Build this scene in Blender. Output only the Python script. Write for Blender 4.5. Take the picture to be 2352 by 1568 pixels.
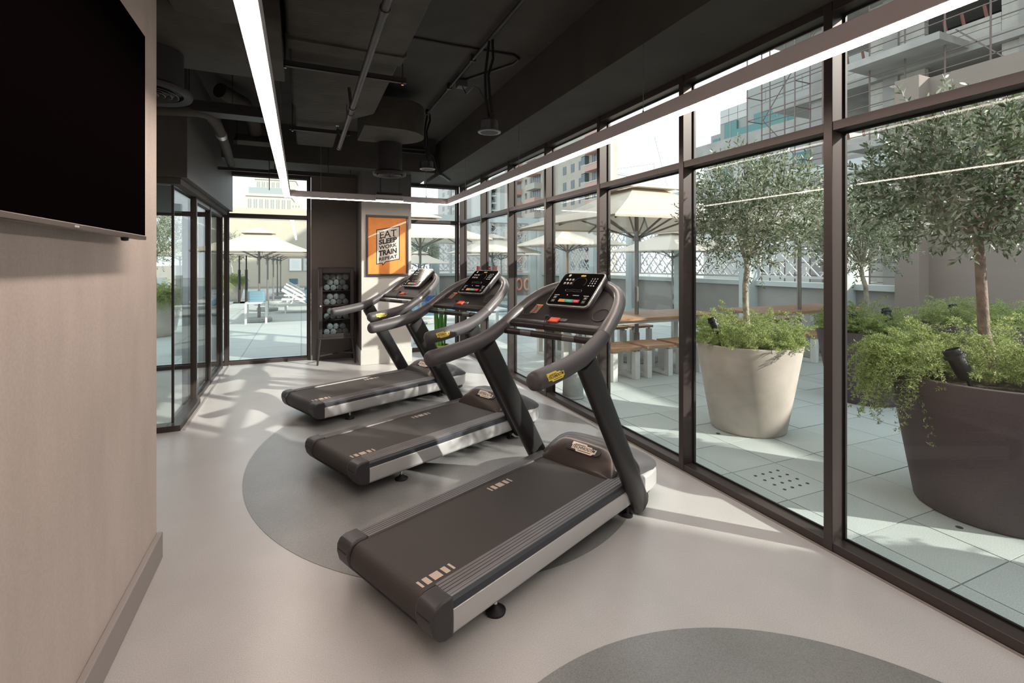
import bpy, math, random
from mathutils import Vector, Matrix
random.seed(7)
R = math.radians
sc = bpy.context.scene
for o in list(bpy.data.objects): bpy.data.objects.remove(o)
COL = sc.collection
# ------------------------------------------------------------------ camera
YAW = math.atan(484/1115.0)
cam_d = bpy.data.cameras.new('camera'); cam = bpy.data.objects.new('camera', cam_d); COL.objects.link(cam)
cam_d.sensor_width = 36; cam_d.lens = 1115/2352*36
cam_d.shift_y = (605-784)/2352; cam_d.clip_start = .02; cam_d.clip_end = 2000
cam.location = (0, 0, 1.6); cam.rotation_euler = (R(90), 0, -YAW)
sc.camera = cam
# ------------------------------------------------------------------ world, sun, exposure
w = bpy.data.worlds.new('sky'); sc.world = w; w.use_nodes = True
bg = w.node_tree.nodes['Background']; bg.inputs[0].default_value = (.86, .94, 1.0, 1); bg.inputs[1].default_value = .81
sun_d = bpy.data.lights.new('sun', 'SUN'); sun = bpy.data.objects.new('sun', sun_d); COL.objects.link(sun)
sun_d.energy = 2.9; sun_d.angle = R(.6); sun_d.color = (1, .94, .85)
sun.rotation_euler = Vector((-1, 1.04, -.70)).to_track_quat('-Z', 'Y').to_euler(); sun.location = (20, -20, 20)
LED_STRENGTH = 13.5
LED_COLOR = (1, .84, .73, 1)
vs = sc.view_settings
vs.view_transform = 'Standard'; vs.look = 'None'; vs.exposure = 1.21; vs.gamma = 1; vs.use_curve_mapping = False
cy = sc.cycles
cy.use_denoising = True; cy.max_bounces = 10; cy.diffuse_bounces = 5; cy.glossy_bounces = 4
cy.transparent_max_bounces = 40; cy.sample_clamp_indirect = 6; cy.caustics_reflective = False; cy.caustics_refractive = False

# ------------------------------------------------------------------ materials
M = {}
def mat(name, col, rough=.5, metal=0, spec=.5, var=0, vscale=8, bump=0, bscale=80, coat=0, vcol=None, stretch=None, trans=0, spk=0, spkscale=260):
    m = bpy.data.materials.new(name); m.use_nodes = True; nt = m.node_tree; N = nt.nodes; L = nt.links
    p = N['Principled BSDF']
    p.inputs['Base Color'].default_value = (*col, 1); p.inputs['Roughness'].default_value = rough
    p.inputs['Metallic'].default_value = metal; p.inputs['Specular IOR Level'].default_value = spec
    if coat: p.inputs['Coat Weight'].default_value = coat; p.inputs['Coat Roughness'].default_value = .08
    if trans:
        tb = N.new('ShaderNodeBsdfTranslucent'); tb.inputs[0].default_value = (*[min(1, c*1.3) for c in col], 1)
        mx = N.new('ShaderNodeMixShader'); mx.inputs[0].default_value = trans
        L.new(p.outputs[0], mx.inputs[1]); L.new(tb.outputs[0], mx.inputs[2]); L.new(mx.outputs[0], N['Material Output'].inputs[0])
    if var or bump or spk:
        tc = N.new('ShaderNodeTexCoord'); src = tc.outputs['Object']
        if stretch:
            mp = N.new('ShaderNodeMapping'); mp.inputs['Scale'].default_value = stretch; L.new(src, mp.inputs[0]); src = mp.outputs[0]
        if var:
            n = N.new('ShaderNodeTexNoise'); n.inputs['Scale'].default_value = vscale; n.inputs['Detail'].default_value = 5; L.new(src, n.inputs['Vector'])
            rp = N.new('ShaderNodeMapRange'); rp.inputs[1].default_value = .3; rp.inputs[2].default_value = .7; L.new(n.outputs[0], rp.inputs[0])
            mix = N.new('ShaderNodeMix'); mix.data_type = 'RGBA'
            c2 = vcol or tuple(min(1, c*(1+var)) for c in col); c1 = col if vcol else tuple(c*(1-var) for c in col)
            mix.inputs[6].default_value = (*c1, 1); mix.inputs[7].default_value = (*c2, 1)
            L.new(rp.outputs[0], mix.inputs[0]); L.new(mix.outputs[2], p.inputs['Base Color'])
            if spk:
                ns = N.new('ShaderNodeTexNoise'); ns.inputs['Scale'].default_value = spkscale; ns.inputs['Detail'].default_value = 2; L.new(tc.outputs['Object'], ns.inputs['Vector'])
                mr = N.new('ShaderNodeMapRange'); mr.inputs[1].default_value = .3; mr.inputs[2].default_value = .7; mr.inputs[3].default_value = 1-spk; mr.inputs[4].default_value = 1+spk; L.new(ns.outputs[0], mr.inputs[0])
                mm = N.new('ShaderNodeMix'); mm.data_type = 'RGBA'; mm.blend_type = 'MULTIPLY'; mm.inputs[0].default_value = 1
                L.new(mix.outputs[2], mm.inputs[6]); L.new(mr.outputs[0], mm.inputs[7]); L.new(mm.outputs[2], p.inputs['Base Color'])
        if bump:
            n2 = N.new('ShaderNodeTexNoise'); n2.inputs['Scale'].default_value = bscale; n2.inputs['Detail'].default_value = 3; L.new(src, n2.inputs['Vector'])
            b = N.new('ShaderNodeBump'); b.inputs['Strength'].default_value = bump; b.inputs['Distance'].default_value = .01
            L.new(n2.outputs[0], b.inputs['Height']); L.new(b.outputs[0], p.inputs['Normal'])
    M[name] = m; return m
def leafmat(name, cols, rough=.45, trans=.25):
    m = bpy.data.materials.new(name); m.use_nodes = True; nt = m.node_tree; N = nt.nodes; L = nt.links; p = N['Principled BSDF']
    g = N.new('ShaderNodeNewGeometry'); cr = N.new('ShaderNodeValToRGB'); L.new(g.outputs['Random Per Island'], cr.inputs[0])
    e = cr.color_ramp.elements
    for i, c in enumerate(cols):
        t = i/(len(cols)-1)
        el = e[0] if i == 0 else (e[-1] if i == len(cols)-1 else e.new(t)); el.position = t; el.color = (*c, 1)
    L.new(cr.outputs[0], p.inputs['Base Color']); p.inputs['Roughness'].default_value = rough
    tb = N.new('ShaderNodeBsdfTranslucent'); L.new(cr.outputs[0], tb.inputs[0])
    mx = N.new('ShaderNodeMixShader'); mx.inputs[0].default_value = trans
    L.new(p.outputs[0], mx.inputs[1]); L.new(tb.outputs[0], mx.inputs[2]); L.new(mx.outputs[0], N['Material Output'].inputs[0])
    M[name] = m
def emis(name, col, s):
    m = bpy.data.materials.new(name); m.use_nodes = True; p = m.node_tree.nodes['Principled BSDF']
    p.inputs['Base Color'].default_value = (.8, .8, .8, 1); p.inputs['Emission Color'].default_value = col; p.inputs['Emission Strength'].default_value = s
    M[name] = m
def glass(name, tint, k=1.0):
    m = bpy.data.materials.new(name); m.use_nodes = True; nt = m.node_tree; N = nt.nodes; L = nt.links
    N.remove(N['Principled BSDF'])
    t = N.new('ShaderNodeBsdfTransparent'); t.inputs[0].default_value = (*tint, 1)
    gl = N.new('ShaderNodeBsdfGlossy'); gl.inputs['Roughness'].default_value = 0.0
    ge = N.new('ShaderNodeNewGeometry'); dt = N.new('ShaderNodeVectorMath'); dt.operation = 'DOT_PRODUCT'
    L.new(ge.outputs['Normal'], dt.inputs[0]); L.new(ge.outputs['Incoming'], dt.inputs[1])
    ab = N.new('ShaderNodeMath'); ab.operation = 'ABSOLUTE'; L.new(dt.outputs['Value'], ab.inputs[0])
    iv = N.new('ShaderNodeMath'); iv.operation = 'SUBTRACT'; iv.inputs[0].default_value = 1; L.new(ab.outputs[0], iv.inputs[1])
    pw = N.new('ShaderNodeMath'); pw.operation = 'POWER'; pw.inputs[1].default_value = 5; L.new(iv.outputs[0], pw.inputs[0])
    mu = N.new('ShaderNodeMath'); mu.operation = 'MULTIPLY_ADD'; mu.inputs[1].default_value = .96*k; mu.inputs[2].default_value = .04*k; L.new(pw.outputs[0], mu.inputs[0])
    mx = N.new('ShaderNodeMixShader'); L.new(mu.outputs[0], mx.inputs[0]); L.new(t.outputs[0], mx.inputs[1]); L.new(gl.outputs[0], mx.inputs[2])
    L.new(mx.outputs[0], N['Material Output'].inputs[0]); M[name] = m
def tiled(name, col, col2, sx, sy, mortar, rough=.7, spk=.10, gap=.012):
    m = mat(name, col, rough); nt = m.node_tree; N = nt.nodes; L = nt.links; p = N['Principled BSDF']
    tc = N.new('ShaderNodeTexCoord'); b = N.new('ShaderNodeTexBrick'); L.new(tc.outputs['Object'], b.inputs['Vector'])
    b.offset = 0; b.inputs['Scale'].default_value = 1; b.inputs['Brick Width'].default_value = sx; b.inputs['Row Height'].default_value = sy
    b.inputs['Mortar Size'].default_value = gap; b.inputs['Color1'].default_value = (*col, 1); b.inputs['Color2'].default_value = (*col2, 1); b.inputs['Mortar'].default_value = (*mortar, 1)
    n = N.new('ShaderNodeTexNoise'); n.inputs['Scale'].default_value = 60; n.inputs['Detail'].default_value = 4; L.new(tc.outputs['Object'], n.inputs['Vector'])
    mr = N.new('ShaderNodeMapRange'); mr.inputs[1].default_value = .35; mr.inputs[2].default_value = .65; mr.inputs[3].default_value = 1-spk; mr.inputs[4].default_value = 1+spk; L.new(n.outputs[0], mr.inputs[0])
    mm = N.new('ShaderNodeMix'); mm.data_type = 'RGBA'; mm.blend_type = 'MULTIPLY'; mm.inputs[0].default_value = 1
    L.new(b.outputs[0], mm.inputs[6]); L.new(mr.outputs[0], mm.inputs[7]); L.new(mm.outputs[2], p.inputs['Base Color'])

mat('floor_vinyl', (.50, .49, .485), .27, var=.06, vscale=1.6, bump=.06, bscale=220, spk=.13, spkscale=240)
mat('circle_vinyl', (.225, .226, .226), .30, var=.10, vscale=2.5, bump=.07, bscale=220, spk=.2, spkscale=240)
mat('plaster', (.62, .535, .49), .75, var=.07, vscale=3.5, bump=.14, bscale=14, stretch=(1, 1.6, .5), spk=.05, spkscale=90)
mat('skirting', (.33, .30, .285), .5)
mat('column_paint', (.52, .51, .48), .6, var=.03, vscale=3)
mat('column_dark', (.085, .085, .088), .6)
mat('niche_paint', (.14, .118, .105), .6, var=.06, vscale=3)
mat('ceiling_black', (.066, .060, .054), .8, var=.12, vscale=3)
mat('bulkhead_grey', (.085, .082, .078), .55, var=.12, vscale=3, stretch=(6, 6, .3))
mat('bronze', (.072, .058, .055), .40, metal=.45)
mat('gasket', (.008, .008, .009), .5)
mat('rubber_black', (.012, .012, .013), .6)
mat('black_steel', (.022, .021, .022), .42)
mat('belt', (.050, .041, .038), .62, var=.25, vscale=220, bump=.25, bscale=400)
mat('belt_mark', (.62, .50, .42), .6)
mat('rail_grey', (.20, .187, .192), .45, metal=.45, var=.08, vscale=6)
mat('groove', (.045, .042, .045), .5)
mat('rail_blue', (.045, .048, .06), .4)
mat('charcoal', (.045, .041, .045), .45)
mat('silver_panel', (.60, .595, .60), .38, metal=.35)
mat('hood_brown', (.065, .050, .045), .32, coat=.2)
mat('hood_grey', (.085, .082, .088), .38)
mat('grip', (.066, .060, .066), .5)
mat('handle_grey', (.16, .155, .16), .33, metal=.3)
mat('dash', (.024, .020, .020), .45)
mat('screen_black', (.006, .005, .006), .12, coat=.6)
mat('bezel', (.75, .73, .72), .22, metal=.8)
mat('chrome', (.8, .8, .8), .12, metal=1)
mat('logo_yellow', (.80, .62, .10), .5)
mat('logo_cream', (.86, .74, .64), .45)
mat('ink', (.012, .011, .011), .6)
mat('btn_orange', (.80, .35, .10), .5); mat('btn_green', (.06, .46, .36), .5); mat('btn_red', (.70, .05, .10), .5)
mat('print_white', (.72, .70, .70), .6); mat('print_grey', (.10, .09, .09), .6)
mat('red_clip', (.80, .10, .05), .45)
mat('tag_copper', (.25, .15, .11), .5)
mat('tv_screen', (.003, .002, .002), .5, spec=.0)
mat('tv_bezel', (.10, .075, .066), .35, metal=.4)
mat('fixture', (.74, .68, .71), .5)
mat('wire', (.35, .34, .33), .4, metal=.8)
mat('duct_wrap', (.062, .055, .047), .8, var=.2, vscale=5, bump=.5, bscale=18)
mat('dark_metal', (.04, .036, .038), .5, metal=.3)
mat('pipe_dark', (.05, .046, .045), .45, metal=.2)
mat('foil', (.6, .6, .6), .35, metal=.9)
mat('grey_box', (.14, .135, .125), .6, var=.15, vscale=5)
mat('speaker_grey', (.10, .10, .115), .45)
mat('speaker_grille', (.05, .05, .055), .7, bump=.3, bscale=500)
mat('frame_dark', (.045, .036, .042), .35, coat=.3)
mat('poster_orange', (.80, .29, .06), .55, var=.08, vscale=6)
mat('poster_paper', (.62, .58, .53), .6, var=.05, vscale=30)
mat('cabinet_dark', (.040, .033, .034), .36, metal=.3)
mat('towel_grey', (.15, .17, .19), .95, bump=.6, bscale=160, var=.12, vscale=20)
mat('towel_blue', (.17, .29, .36), .95, bump=.5, bscale=160)
mat('knob', (.75, .65, .6), .3, metal=.6)
mat('gold', (.60, .40, .15), .25, metal=1, bump=.2, bscale=40)
leafmat('snake_leaf', [(.03, .12, .02), (.06, .20, .03), (.10, .24, .05)], .35, .1)
mat('soil', (.06, .045, .035), .95, bump=.8, bscale=60, var=.3, vscale=30)
# outdoors
tiled('terrace', (.41, .45, .44), (.435, .47, .46), .94, .94, (.28, .31, .31))
mat('tile_stone', (.50, .55, .54), .62, var=.07, vscale=1.3, bump=.06, bscale=150, spk=.16, spkscale=170)
mat('tile_joint', (.16, .17, .165), .9)
mat('drain_hole', (.04, .042, .04), .9)
mat('render_beige', (.275, .228, .196), .9, var=.05, vscale=1.2, bump=.35, bscale=25)
mat('wall_sand', (.47, .43, .345), .9, var=.04, vscale=.8)
mat('parapet_taupe', (.33, .31, .285), .8, var=.05, vscale=2)
mat('sage_metal', (.50, .545, .53), .45, metal=.1, var=.03, vscale=3)
mat('lattice', (.58, .58, .56), .5)
mat('concrete_pot', (.55, .49, .44), .75, var=.14, vscale=3.5, bump=.08, bscale=120)
mat('purple_pot', (.10, .072, .078), .7, var=.12, vscale=120, bump=.05, bscale=150)
mat('bark', (.42, .38, .31), .9, var=.35, vscale=18, bump=.6, bscale=50)
mat('bark_red', (.30, .22, .19), .9, var=.3, vscale=18, bump=.6, bscale=50)
leafmat('olive_leaf', [(.075, .115, .05), (.16, .21, .11), (.32, .36, .25), (.66, .68, .58)], .35, .32)  # greens and leaf silver; palest tones also paint sun glint into the colour
leafmat('fern_leaf', [(.14, .21, .06), (.28, .38, .11), (.48, .54, .22), (.70, .70, .42)], .5, .45)
mat('wood', (.40, .225, .12), .5, var=.28, vscale=5, stretch=(1, 14, 14))
mat('white_metal', (.70, .71, .70), .4)
mat('granite', (.36, .37, .36), .8, var=.45, vscale=70)
mat('canvas', (.60, .535, .45), .9, trans=.12)
mat('pole_metal', (.27, .255, .245), .35, metal=.6)
mat('bollard', (.36, .39, .385), .6, var=.1, vscale=10)
mat('life_ring', (.80, .36, .22), .5)
mat('water', (.12, .30, .40), .08)
mat('pool_tile', (.08, .14, .35), .3, var=.5, vscale=30)
mat('sign_white', (.80, .80, .78), .5); mat('sign_grey', (.52, .56, .53), .5); mat('sign_ink', (.25, .30, .28), .6); mat('sign_red', (.65, .05, .05), .5)
mat('tower_cream', (.47, .45, .41), .9); mat('tower_roof', (.30, .34, .34), .8); mat('tower_window', (.29, .31, .31), .6)
mat('apt_cream', (.44, .41, .355), .9, var=.05, vscale=.6); mat('apt_pink', (.52, .335, .29), .9); mat('apt_window', (.10, .13, .14), .2)
mat('apt_white', (.52, .52, .50), .8); mat('teal_glass', (.09, .215, .21), .25); mat('clad_grey', (.31, .315, .30), .7)
mat('raw_concrete', (.37, .355, .335), .9, var=.14, vscale=1.2); mat('scaffold', (.20, .155, .14), .6, metal=.3); mat('mesh_red', (.30, .13, .11), .8); mat('deep_dark', (.035, .034, .034), .9)
mat('block', (.50, .475, .43), .9, var=.1, vscale=4); mat('crane_grey', (.30, .32, .35), .7); mat('city_ground', (.35, .34, .32), .95)
mat('cement_roof', (.30, .29, .28), .9)
emis('led', LED_COLOR, LED_STRENGTH); emis('red_dot', (1, .05, .1, 1), 2)
emis('amber_digit', (.9, .6, .1, 1), .5)
glass('window_glass', (.955, .975, .965), .55); glass('clear_glass', (.94, .96, .95), .6); glass('frame_glass', (.99, .99, .99), .3)

# ------------------------------------------------------------------ mesh builder
class MB:
    def __init__(s): s.v = []; s.f = []
    def add(s, vs_, fs):
        b = len(s.v); s.v += [tuple(p) for p in vs_]; s.f += [tuple(i+b for i in f) for f in fs]; return s
    def box(s, x0, y0, z0, x1, y1, z1):
        return s.add([(x0,y0,z0),(x1,y0,z0),(x1,y1,z0),(x0,y1,z0),(x0,y0,z1),(x1,y0,z1),(x1,y1,z1),(x0,y1,z1)],
                     [(0,3,2,1),(4,5,6,7),(0,1,5,4),(1,2,6,5),(2,3,7,6),(3,0,4,7)])
    def obox(s, c, sx, sy, sz, m):           # oriented box, m = 3x3 matrix
        c = Vector(c); P = []
        for dz in (-.5, .5):
            for dx, dy in ((-.5,-.5),(.5,-.5),(.5,.5),(-.5,.5)): P.append(c + m @ Vector((dx*sx, dy*sy, dz*sz)))
        return s.add(P, [(0,3,2,1),(4,5,6,7),(0,1,5,4),(1,2,6,5),(2,3,7,6),(3,0,4,7)])
    def bar(s, a, b, w, h, up=(0,0,1)):
        a, b = Vector(a), Vector(b); d = (b-a); L_ = d.length; d.normalize(); u = Vector(up)
        if abs(d.dot(u)) > .98: u = Vector((0,1,0))
        x = d.cross(u).normalized(); u = x.cross(d).normalized()
        return s.obox((a+b)/2, w, h, L_, Matrix((x, u, d)).transposed())
    def tube(s, pts, r, n=10, caps=True, ell=None):
        pts = [Vector(p) for p in pts]; k = len(pts); rs = r if isinstance(r, (list, tuple)) else [r]*k
        V = []; prev = None
        for i, p in enumerate(pts):
            t = (pts[min(i+1, k-1)] - pts[max(i-1, 0)]).normalized()
            if prev is None:
                u = Vector((0,0,1)) if abs(t.z) < .95 else Vector((0,1,0))
                x = t.cross(u).normalized()
            else:
                x = (prev - t*prev.dot(t)).normalized()
            y = x.cross(t); prev = x
            e = ell or (1, 1)
            for j in range(n):
                an = 2*math.pi*j/n; V.append(p + x*math.cos(an)*rs[i]*e[0] + y*math.sin(an)*rs[i]*e[1])
        F = [(i*n+j, i*n+(j+1) % n, (i+1)*n+(j+1) % n, (i+1)*n+j) for i in range(k-1) for j in range(n)]
        if caps: F += [tuple(reversed(range(n))), tuple(range((k-1)*n, k*n))]
        return s.add(V, F)
    def lathe(s, prof, n=32, c=(0,0,0), closed=False):
        V = [(c[0]+r*math.cos(2*math.pi*j/n), c[1]+r*math.sin(2*math.pi*j/n), c[2]+z) for r, z in prof for j in range(n)]
        k = len(prof); F = [(i*n+j, i*n+(j+1) % n, (i+1)*n+(j+1) % n, (i+1)*n+j) for i in range(k-1) for j in range(n)]
        if closed: F += [((k-1)*n+j, (k-1)*n+(j+1) % n, (j+1) % n, j) for j in range(n)]
        else:
            if prof[0][0] > 1e-5: F.append(tuple(reversed(range(n))))
            if prof[-1][0] > 1e-5: F.append(tuple(range((k-1)*n, k*n)))
        return s.add(V, F)
    def prism(s, poly, z0, z1):
        n = len(poly)
        return s.add([(x, y, z0) for x, y in poly] + [(x, y, z1) for x, y in poly],
                     [tuple(reversed(range(n))), tuple(range(n, 2*n))] + [(i, (i+1) % n, n+(i+1) % n, n+i) for i in range(n)])
    def loft(s, secs, caps=True, closed=False):
        n = len(secs[0]); V = [p for q in secs for p in q]; m = n if closed else n-1
        F = [(i*n+j, i*n+(j+1) % n, (i+1)*n+(j+1) % n, (i+1)*n+j) for i in range(len(secs)-1) for j in range(m)]
        if caps: F += [tuple(reversed(range(n))), tuple(range((len(secs)-1)*n, len(secs)*n))]
        return s.add(V, F)
    def mesh(s, name, m, smooth=False):
        me = bpy.data.meshes.new(name); me.from_pydata(s.v, [], s.f); me.update()
        import bmesh
        bm = bmesh.new(); bm.from_mesh(me); bmesh.ops.recalc_face_normals(bm, faces=bm.faces); bm.to_mesh(me); bm.free()
        me.materials.append(M[m])
        if smooth:
            me.polygons.foreach_set('use_smooth', [True]*len(me.polygons))
            try: me.set_sharp_from_angle(angle=R(38 if smooth is True else smooth))
            except Exception: pass
        return me
    def build(s, name, m, parent=None, loc=(0,0,0), rz=0, smooth=False, bevel=0, seg=2):
        me = s.mesh(name, m, smooth or bool(bevel)); o = bpy.data.objects.new(name, me); COL.objects.link(o)
        o.location = loc; o.rotation_euler = (0, 0, rz)
        if parent is not None: o.parent = parent
        if bevel:
            b = o.modifiers.new('bevel', 'BEVEL'); b.width = bevel; b.segments = seg; b.limit_method = 'ANGLE'; b.angle_limit = R(35)
        return o
def inst(src, parent=None, loc=None, name=None):
    o = src.copy(); COL.objects.link(o)
    if parent is not None: o.parent = parent
    if loc is not None: o.location = loc
    return o
def tag(o, label=None, cat=None, group=None, kind=None):
    if label: o['label'] = label
    if cat: o['category'] = cat
    if group: o['group'] = group
    if kind: o['kind'] = kind
    return o
def empty(name, loc=(0,0,0), rz=0, parent=None):
    o = bpy.data.objects.new(name, None); COL.objects.link(o); o.location = loc; o.rotation_euler = (0,0,rz); o.empty_display_size = .1
    if parent is not None: o.parent = parent
    return o
def copy_tree(o, parent=None):
    c = o.copy(); COL.objects.link(c); c.parent = parent
    for ch in list(o.children): copy_tree(ch, c)
    return c
def struct(name, mb, m, parent=None, **k):
    o = mb.build(name, m, parent, **k)
    if parent is None: o['kind'] = 'structure'
    return o
def box(*a): return MB().box(*a)
def text(name, body, size, m, parent, mw, extrude=.0006, bold=0, shear=0, sx=1, align='CENTER', fit=None):
    cu = bpy.data.curves.new(name, 'FONT'); cu.body = body; cu.size = size; cu.extrude = extrude; cu.offset = bold; cu.shear = shear
    cu.align_x = align; cu.align_y = 'CENTER'; cu.resolution_u = 3
    t = bpy.data.objects.new(name+'_src', cu); COL.objects.link(t)
    bpy.context.view_layer.update()
    me = bpy.data.meshes.new_from_object(t.evaluated_get(bpy.context.evaluated_depsgraph_get()))
    bpy.data.objects.remove(t); me.materials.clear(); me.materials.append(M[m])
    if fit: xs = [v.co.x for v in me.vertices]; sx = fit/(max(xs)-min(xs))
    me.transform(mw @ Matrix.Diagonal((sx, 1, 1, 1)))
    o = bpy.data.objects.new(name, me); COL.objects.link(o)
    if parent is not None: o.parent = parent
    return o
def frame(origin, x, y):
    x = Vector(x).normalized(); y = Vector(y).normalized(); z = x.cross(y)
    m = Matrix((x, y, z)).transposed().to_4x4(); m.translation = Vector(origin); return m
def rrect(w, h, r, n=5, cx=0, cy=0):
    P = []
    for qx, qy, a0 in ((1,1,0),(-1,1,90),(-1,-1,180),(1,-1,270)):
        for i in range(n+1):
            a = R(a0+90*i/n); P.append((cx+qx*(w/2-r)+r*math.cos(a), cy+qy*(h/2-r)+r*math.sin(a)))
    return P

# ================================================================== ROOM
WX = 2.69          # inner face of the window wall
FY = 8.80          # front glazing line
CZ = 3.59          # ceiling
HZ = 3.05          # window head / soffit
LX = -.72          # left wall
floor = struct('floor', box(-3.4, -3.2, -.15, 2.80, FY+.06, 0), 'floor_vinyl')
def circle(name, c, r, label, clipx=None, ry=None):
    P = [(c[0]+r*math.cos(2*math.pi*i/160), c[1]+(ry or r)*math.sin(2*math.pi*i/160)) for i in range(160)]
    if clipx: P = [(min(x, clipx), y) for x, y in P]
    o = MB().prism(P, 0, .0022).build(name, 'circle_vinyl', floor); o['label'] = label
circle('floor_circle', (1.12, 4.2), 1.52, 'large dark grey circle inlaid in the floor under the treadmills', WX-.01, 1.95)
circle('floor_circle', (1.167, .503), 1.206, 'dark grey circle inlaid in the floor at the bottom edge')
struct('ceiling', box(-3.4, -3.2, CZ, 2.95, FY+.1, CZ+.06), 'ceiling_black')
struct('roof', box(-3.6, -3.4, CZ+.06, 3.0, FY+.16, CZ+.4), 'cement_roof')
struct('wall_left', box(-.95, -3.2, 0, LX, 3.18, CZ), 'plaster')
struct('baseboard_left', box(LX, -3.2, 0, LX+.028, 3.185, .142), 'skirting', bevel=.004)
struct('wall_back', box(-3.4, -3.4, 0, 2.95, -3.2, CZ), 'plaster')
struct('wall_vestibule', box(-3.6, 3.1, 0, -3.4, FY+.1, CZ), 'column_paint')
struct('wall_return', box(-3.4, 3.0, 0, -.95, 3.18, CZ), 'plaster')
# bulkhead over the window wall, along the front and over the vestibule
struct('bulkhead_right', box(2.07, -3.2, HZ, 2.80, FY+.05, CZ), 'ceiling_black')
struct('bulkhead_front', box(-1.0, 7.65, HZ, 1.98, FY+.05, CZ), 'ceiling_black')
struct('bulkhead_left', box(-3.4, 5.49, 2.42, -1.0, FY+.05, CZ), 'bulkhead_grey')
struct('trim_1', box(-3.4, 5.53, 2.36, -1.06, FY, 2.42), 'ceiling_black')
# column and niche
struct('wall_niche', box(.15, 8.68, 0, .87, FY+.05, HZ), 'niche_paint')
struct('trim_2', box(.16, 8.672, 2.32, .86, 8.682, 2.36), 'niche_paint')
struct('column', box(.87, 7.95, 0, 1.65, FY+.05, 2.60), 'column_paint')
struct('column_head', box(.87, 7.95, 2.60, 1.65, FY+.05, CZ), 'column_dark')
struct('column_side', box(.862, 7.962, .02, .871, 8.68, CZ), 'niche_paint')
struct('baseboard_column', box(.855, 7.935, 0, 1.662, 8.7, .235), 'column_paint', bevel=.004)

# ---- glazing
def glazed_wall(name, label, axis, pos, a0, a1, stops, zs, z0, z1, depth=.13, face=.05, pane_at=.105, pane='window_glass', sign=1, cap=True):
    """axis 'Y': wall runs along Y at X=pos (inner face), depth grows by sign."""
    root = tag(empty(name), label, kind='structure')
    def B(u0, d0, zz0, u1, d1, zz1):
        p0, p1 = pos+sign*d0, pos+sign*d1
        if p0 > p1: p0, p1 = p1, p0
        return box(p0, u0, zz0, p1, u1, zz1) if axis == 'Y' else box(u0, p0, zz0, u1, p1, zz1)
    for s_ in stops: B(s_-face/2, 0, z0, s_+face/2, depth, z1).build('mullion', 'bronze', root, bevel=.002, seg=1)
    ed = sorted(stops)
    B(ed[0], .005, z0, ed[-1], depth, z0+.055).build('sill', 'bronze', root, bevel=.002, seg=1)
    B(ed[0], .005, z1-.055, ed[-1], depth, z1).build('head', 'bronze', root, bevel=.002, seg=1)
    lv = [z0+.055]
    for z in zs: lv += [z-.05, z]
    lv.append(z1-.055)
    for i in range(len(ed)-1):
        a, b = ed[i]+face/2, ed[i+1]-face/2
        for z in zs: B(a, .004, z-.05, b, depth, z).build('transom', 'bronze', root, bevel=.002, seg=1)
        for k in range(0, len(lv), 2):
            l, h = lv[k], lv[k+1]
            B(a+.006, pane_at, l+.004, b-.006, pane_at+.012, h-.004).build('pane', pane, root)
            g = MB(); e = .012
            for q in ((a, l, a+e, h), (b-e, l, b, h), (a+e, l, b-e, l+e), (a+e, h-e, b-e, h)):
                p0, p1 = pos+sign*(pane_at-.012), pos+sign*(pane_at-.001)
                if p0 > p1: p0, p1 = p1, p0
                if axis == 'Y': g.box(p0, q[0], q[1], p1, q[2], q[3])
                else: g.box(q[0], p0, q[1], q[2], p1, q[3])
            g.build('gasket', 'gasket', root)
    return root
glazed_wall('window_1', 'tall bronze framed window wall along the right side', 'Y', WX, -3.2, FY, [8.62-1.14*i for i in range(11)], [2.385], 0, HZ)
glazed_wall('window_2', 'big front window left of the towel cabinet', 'X', FY-.06, -3.3, .15, [-3.36, -1.08, .12], [2.385], 0, HZ, depth=.11, pane_at=.07)
glazed_wall('window_3', 'narrow front window between poster column and corner', 'X', FY-.06, 1.65, 2.69, [1.67, 2.69], [2.385], 0, HZ, depth=.11, pane_at=.07)
glazed_wall('window_4', 'glass side wall of the entrance vestibule', 'Y', -1.10, 5.6, FY, [6.56, 7.5, 8.55], [], 0, 2.36, depth=.14, face=.055, pane_at=.03, sign=-1, pane='clear_glass')
r5 = tag(empty('window_5'), 'frameless glass corner of the entrance vestibule', kind='structure')
box(-1.142, 5.62, .06, -1.13, 6.53, 2.355).build('pane', 'clear_glass', r5)
box(-3.38, 5.60, .06, -1.145, 5.612, 2.355).build('pane', 'clear_glass', r5)
box(-1.148, 5.598, .06, -1.128, 5.618, 2.355).build('glass_edge', 'dark_metal', r5)
box(-1.17, 5.52, 0, -1.06, 6.53, .055).build('sill', 'bronze', r5, bevel=.003)
box(-3.38, 5.52, 0, -1.17, 5.66, .055).build('sill', 'bronze', r5, bevel=.003)
box(-1.04, 5.53, 0, -1.02, FY-.07, .012).build('threshold', 'skirting', r5)
struct('window_edge', box(2.684, -3.2, 0, 2.692, FY, .008), 'skirting')
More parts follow.
